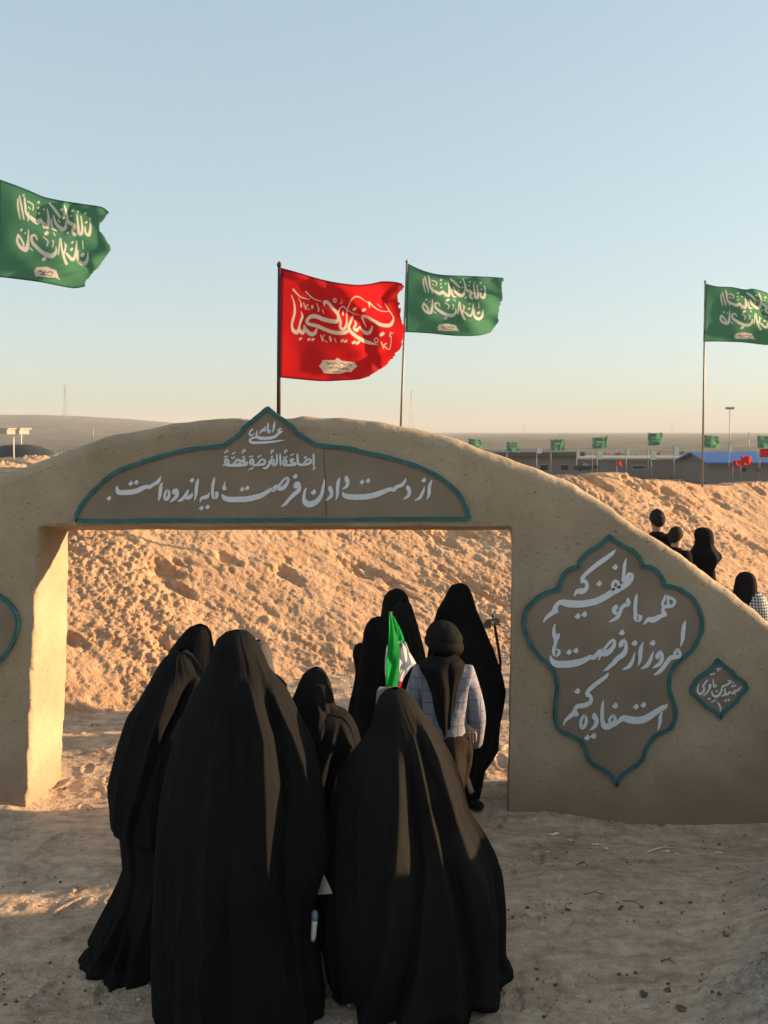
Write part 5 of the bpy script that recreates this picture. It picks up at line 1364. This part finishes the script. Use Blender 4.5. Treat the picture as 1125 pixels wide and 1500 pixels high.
mast('floodlight mast rising behind the blue roof', 1069, 599, 668, 200)
mast('thin bare pole right of the floodlight mast', 1097, 632, 668, 170, head=False, r=.07)
mast('pale pole standing in front of the dark netted heap', 20, 640, 668, 85, head=False, mat='paper', r=.05)
mast('pale pole right of the dark netted heap', 31, 628, 652, 100, head=False, mat='paper', r=.05)
mast('thin dark pole on the plain left of the arch shoulder', 136, 624, 645, 170, head=False, mat='steel', r=.08)
# small flags
def small_flag(label, u, v, wpx, hpx, Y, mat, group, vb=None, ph=0.0):
    t = at(u - wpx / 2, v - hpx / 2, Y)
    b = at(u - wpx / 2 - 0.5, vb or 700, Y)
    e = empty('flag', b, label, 'flag', group)
    link_mesh('pole', tube_mesh('pole', [b - Vector((0, 0, .3)), t + Vector((0, 0, .08))], .03, 6), M['poleg'], e)
    tt_, vv_ = np.meshgrid(np.linspace(0, 1, 22), np.linspace(0, 1, 12))
    px_ = u - wpx / 2 + tt_ * wpx; py_ = v - hpx / 2 + vv_ * hpx + tt_ * hpx * 0.14 * np.sin(ph + 1)
    Yv = Y + 0.22 * tt_ * np.sin(6 * tt_ + ph - 2 * vv_) + 0.1 * tt_ * np.sin(13 * tt_ + 4 * vv_)
    cl = link_mesh('cloth', grid_mesh('cloth', atv(px_, py_ + 0.6 * tt_ * np.sin(tt_ * 7 + ph), Yv)), M[mat], e)
    if mat == 'green':
        Vv, Fc = [], []
        for rr_, (y0_, x0_, x1_) in enumerate(((-0.12, -.3, .32), (0.16, -.32, .30))):
            n_ = 7
            for k in range(n_):
                x = u + wpx * (x0_ + (x1_ - x0_) * (k + .5) / n_); y = v + hpx * y0_
                tq = (x - u) / wpx + .5
                Yq = Y + 0.22 * tq * math.sin(6 * tq + ph) - 0.12
                stroke_geo([(x - .2, y - hpx * .10, .7), (x + .5, y + hpx * .02 * (k % 3), 1.1), (x - .1, y + hpx * .09, .8)], lambda a_, b_, h_: at(a_, b_, Yq), 0, Vv, Fc, False, 2)
        link_mesh('calligraphy', mesh_from('calligraphy', Vv, Fc), M['whitep'], cl, smooth=False)
    return e
gl = 'small green flags in a row over the buildings'
where = ['leftmost in the row, just over the arch slope', 'second from left, over the roof edge', 'third from left, over the two windows', 'fourth from left, over the gap after the brown roof', 'fifth from left, highest over the long hall', 'sixth from left, beside the tall thin flag pole', 'last in the row at the right edge']
for k, (u, v, w_, h_) in enumerate(((696, 649.5, 19, 14), (752, 654, 19, 14), (817, 652, 20, 16), (879, 649.5, 22, 16), (960, 643.5, 21, 18), (1042, 646, 23, 18), (1122, 647, 24, 18))):
    small_flag('small green flag ' + where[k], u, v, w_, h_, 84 - k, 'green', gl, 700, k * 1.3)
for k, (u, v, w_, h_, lb) in enumerate(((1079, 678, 11, 8, 'smallest red flag in front of the blue roof'), (1093, 674.5, 16, 13, 'middle red flag in front of the blue roof'), (1123, 664, 20, 13, 'red flag over the blue roof at the right edge'), (907, 679, 7, 6, 'tiny red flag in front of the long hall'))):
    small_flag(lb, u, v, w_, h_, 70, 'red', 'small red flags near the blue roof', 704, k * 2.0)
bl_ = ['over the brown roof', 'right of the brown roof', 'low over the start of the long hall', 'thin, in the middle of the long hall', 'low, below the highest green flag', 'thin, right of the highest green flag', 'behind the blue roof']
for k, (u, v, w_, h_) in enumerate(((790, 660, 8, 8), (847, 663, 5, 11), (879, 666, 9, 13), (920, 662, 6, 10), (958, 667, 8, 12), (991, 661, 7, 14), (1070, 658, 5, 10))):
    a, b = at(u - w_ / 2, v + h_ / 2, 88 + k), at(u + w_ / 2, v - h_ / 2, 88 + k)
    e = empty('banner', (a.x, 88 + k, at(u, 701, 88 + k).z), 'small white banner on a post ' + bl_[k], 'banner', 'white banners on posts over the buildings')
    link_mesh('post', tube_mesh('p', [at(u - w_ / 2, 702, 88 + k), at(u - w_ / 2, v - h_ / 2 - 1, 88 + k)], .04, 6), M['poleg'], e)
    link_mesh('cloth', box_mesh('c', a.x, b.x, 87.96 + k, 88.0 + k, a.z, b.z), M['paper'], e, smooth=False)
# parked car in the haze
ec = empty('parked_car', at(857, 688, 86), 'dark parked car in front of the long hall', 'car')
a = at(845, 690, 86); b = at(868, 678, 86)
Lc = b.x - a.x; Hc = b.z - a.z
prof_ = [(0, .12), (0, .5), (.12, .58), (.26, .62), (.38, 1.0), (.74, 1.0), (.88, .62), (1.0, .55), (1, .12)]
V = [(a.x + x * Lc, y, a.z + z * Hc) for y in (86, 87.7) for x, z in prof_]; n_ = len(prof_)
link_mesh('body', mesh_from('body', V, [tuple(range(n_))[::-1], tuple(range(n_, 2 * n_))] + [(i, (i + 1) % n_, n_ + (i + 1) % n_, n_ + i) for i in range(n_)]), M['shade'], ec, smooth=False)
for x in (.2, .8):
    for y in (85.95, 87.6):
        c_ = Vector((a.x + x * Lc, y, a.z + .14 * Hc))
        link_mesh('wheel', tube_mesh('w', [c_, c_ + Vector((0, .2, 0))], .17 * Hc, 16), M['dark'], ec)
link_mesh('window', mesh_from('window', [(a.x + x * Lc, 85.98, a.z + z * Hc) for x, z in ((.3, .66), (.40, .94), (.72, .94), (.82, .66))], [(0, 1, 2, 3)]), M['bluegrey'], ec, smooth=False)
# low scrub and spoil on the plain in front of the buildings
rs = np.random.RandomState(5)
V, F = [], []
for k in range(1500):
    r_ = rs.uniform(58, 230) ** 1.0; an = rs.uniform(-32, 32)
    x, y = r_ * math.tan(math.radians(an)), r_
    z = plain_z(r_); s_ = rs.uniform(.12, .42) * (1 + r_ / 260)
    b0 = len(V)
    for q in range(5):
        t_ = q * 1.2566 + rs.rand(); V.append((x + s_ * 1.4 * math.cos(t_), y + s_ * math.sin(t_), z - .15))
    V.append((x + rs.uniform(-.1, .1), y, z + s_ * rs.uniform(.5, 1.0)))
    F += [(b0 + q, b0 + (q + 1) % 5, b0 + 5) for q in range(5)]
o = link_mesh('scrub', mesh_from('scrub', V, F), M['scrub'], None, smooth=False); tag(o, 'low dark scrub and clods scattered over the plain', 'scrub', kind='stuff')

# ------------------------------------------------------------------ stones, clods, litter
def rock(name, x, y, r, mat, label=None, cat_=None, group=None, seed=0, flat=0.45, parent=None):
    bm = bmesh.new(); bmesh.ops.create_icosphere(bm, subdivisions=2, radius=1.0)
    rr_ = random.Random(seed)
    ax, ay = rr_.uniform(.8, 1.5), rr_.uniform(.7, 1.1)
    for v in bm.verts:
        n_ = 1 + 0.55 * float(noise3(v.co.x * 1.5 + seed, v.co.y * 1.5, v.co.z * 1.5)) + 0.2 * float(noise3(v.co.x * 4 + seed, v.co.y * 4, v.co.z * 4))
        v.co = Vector((v.co.x * ax, v.co.y * ay, v.co.z * flat)) * r * n_
    me = bpy.data.meshes.new(name); bm.to_mesh(me); bm.free()
    o = link_mesh(name, me, M[mat], None, smooth=False)
    o.location = (x, y, gz(x, y) + r * 0.12); o.rotation_euler = (0, 0, seed)
    return tag(o, label, cat_, group)
def gp(u, v):
    """ground point sighted at (u, v)"""
    b = (750.0 - v) / FPX; t = -EYE / (-SP + CP * b)
    return (u - 562.5) / FPX * t, t * (CP + SP * b)
for k, (u, v, r, m_, lb) in enumerate((
        (108, 1302, .018, 'stone', 'small rounded stone on the sunlit strip at the left'), (113, 1299, .013, 'clod', 'dark clod touching the small rounded stone at the left'),
        (996, 1370, .020, 'clod', 'dark flat stone on the path at the right'), (943, 1457, .022, 'clod', 'brown oval stone, lower left of the pair near the bottom right'),
        (978, 1453, .014, 'clod', 'smaller brown stone, right of the pair near the bottom'), (1000, 1491, .020, 'clod', 'brown stone at the bottom edge of the path'),
        (1062, 1381, .024, 'clod', 'dark clod at the foot of the grey slope'), (120, 1076, .028, 'stone', 'pale angular stone at the embankment foot behind the left pillar'),
        (145, 1062, .020, 'stone', 'pale small stone at the embankment foot, right of the angular one'), (146, 1120, .022, 'clod', 'brown clod on the sunlit path past the left pillar'),
        (859, 1288, .014, 'clod', 'dark pebble in the shaded path before the pillar'), (832, 1331, .014, 'clod', 'dark pebble left of centre on the shaded path'), (96, 1152, .02, 'clod', 'dark clod at the back corner of the left pillar'))):
    x, y = gp(u, v); rock('stone', x, y, r, m_, lb, 'stone', 'loose stones on the ground', seed=k + 1)
rs = np.random.RandomState(9)
def scatter(name, n, ur, vr, rmin, rmax, mat, label, seed):
    rs = np.random.RandomState(seed); V, F = [], []
    us = rs.uniform(*ur, n); vs = vr[0] + (vr[1] - vr[0]) * rs.rand(n) ** 1.2
    pts = [gp(u, v) for u, v in zip(us, vs)]
    zz = ground_h(np.array([[p[0] for p in pts]]), np.array([[p[1] for p in pts]]))[0]
    for (x, y), z in zip(pts, zz):
        if YG - .02 < y < YG + TH + .02 and (x > .8 or x < -2.3): continue
        r = rmin + (rmax - rmin) * rs.rand() ** 4
        b0 = len(V); a0 = rs.rand() * 6
        for q in range(6):
            t_ = a0 + q * 1.047; rr_ = r * rs.uniform(.75, 1.25)
            V.append((x + rr_ * math.cos(t_) * 1.2, y + rr_ * math.sin(t_), z - .002))
        for q in range(3):
            t_ = a0 + .5 + q * 2.094; V.append((x + r * .5 * math.cos(t_), y + r * .5 * math.sin(t_), z + r * rs.uniform(.45, .85)))
        F += [(b0 + 6, b0 + 7, b0 + 8)]
        for q in range(3):
            F += [(b0 + 2 * q, b0 + 2 * q + 1, b0 + 6 + q), (b0 + 2 * q + 1, b0 + (2 * q + 2) % 6, b0 + 6 + (q + 1) % 3, b0 + 6 + q)]
    o = link_mesh(name, mesh_from(name, V, F), M[mat], None, smooth=False); tag(o, label, 'gravel', kind='stuff')
scatter('pebbles', 7000, (-150, 1280), (1010, 1560), .0018, .011, 'stone', 'fine pale pebbles strewn over the trodden path', 1)
scatter('dark_crumbs', 4500, (-150, 1280), (1010, 1560), .002, .012, 'clod', 'dark crumbs of earth strewn over the trodden path', 2)
# fallen lumps along the foot of the embankment
V, F = [], []
rs = np.random.RandomState(4)
for k in range(700):
    s_ = rs.uniform(-3, 9); dd_ = -abs(rs.normal(0, .28)) + .15
    x = B0[0] + bdir[0] * s_ + bnor[0] * (dd_ + .35 * math.sin(s_ * .45 + .6)); y = B0[1] + bdir[1] * s_ + bnor[1] * (dd_ + .35 * math.sin(s_ * .45 + .6))
    r = .008 + .05 * rs.rand() ** 4; z = gz(x, y); b0 = len(V)
    for q in range(6):
        t_ = q * 1.047 + rs.rand() * .5; V.append((x + r * rs.uniform(.8, 1.3) * math.cos(t_), y + r * rs.uniform(.8, 1.2) * math.sin(t_), z - .005))
    V.append((x, y, z + r * rs.uniform(.6, 1.1)))
    F += [(b0 + q, b0 + (q + 1) % 6, b0 + 6) for q in range(6)]
o = link_mesh('fallen_lumps', mesh_from('fallen_lumps', V, F), M['bank'], None, smooth=False); tag(o, 'crumbled lumps of earth along the foot of the embankment', 'rubble', kind='stuff')
# paper scraps and twigs at the foot of the right pillar
def scrap(u, v, s_, seed, label, grp='paper scraps at the foot of the wall'):
    x, y = gp(u, v); y = min(y, YG - .03); r_ = random.Random(seed)
    z = gz(x, y) + .012; V = []
    for i in range(4):
        for j in range(3):
            V.append((x + s_ * (i - 1.5) * .5 + r_.uniform(-.1, .1) * s_, y + s_ * (j - 1) * .3, z + r_.uniform(0, .35) * s_))
    F = [(i * 3 + j, (i + 1) * 3 + j, (i + 1) * 3 + j + 1, i * 3 + j + 1) for i in range(3) for j in range(2)]
    me = mesh_from('paper_scrap', V, F); o = link_mesh('paper_scrap', me, M['paper'], None, smooth=False)
    m_ = o.modifiers.new('thick', 'SOLIDIFY'); m_.thickness = 0.0015
    tag(o, label, 'paper', grp)
for k, (u, v, s_, lb) in enumerate(((812, 1211, .045, 'crumpled white paper at the foot of the wall, left end of the litter'), (834, 1217, .022, 'small white scrap right of the crumpled paper'), (873, 1219, .030, 'torn white scrap below the tip of the big panel'), (889, 1224, .018, 'tiny white scrap right of the torn one'), (976, 1222, .030, 'white scrap lying under the pale stick'), (992, 1226, .022, 'white scrap at the end of the pale stick'), (1054, 1222, .030, 'narrow white scrap under the name panel'), (803, 1239, .018, 'faint white scrap on the path before the litter'))):
    scrap(u, v, s_, k, lb)
def twig(u0, v0, u1, v1, r, mat, label):
    (x0, y0), (x1, y1) = gp(u0, v0), gp(u1, v1); y0 = min(y0, YG - .05); y1 = min(y1, YG - .05)
    a = Vector((x0, y0, gz(x0, y0) + .015)); b = Vector((x1, y1, gz(x1, y1) + .02)); m_ = (a + b) / 2 + Vector((0, .01, .012))
    e = empty('twig', a, label, 'twig', 'twigs lying before the wall')
    link_mesh('stem', tube_mesh('t', [a, a.lerp(m_, .5), m_, b], [r, r, r * .9, r * .5], 6), M[mat], e)
    link_mesh('side_shoot', tube_mesh('t', [m_, m_ + (b - a) * .2 + Vector((0, -.03, .03))], [r * .6, r * .3], 5), M[mat], e)
twig(948, 1226, 992, 1216, .006, 'paper', 'pale bare stick at the foot of the wall')
twig(866, 1260, 896, 1258, .004, 'stone', 'pale forked twig on the path before the wall')
twig(845, 1264, 862, 1266, .005, 'clod', 'short dark twig left of the forked one')
twig(855, 1313, 885, 1314, .003, 'clod', 'thin dark twig lying straight across the path')
twig(912, 1323, 944, 1334, .003, 'clod', 'thin dark twig slanting on the path')
twig(968, 1412, 990, 1418, .004, 'clod', 'short dark twig near the bottom of the path')
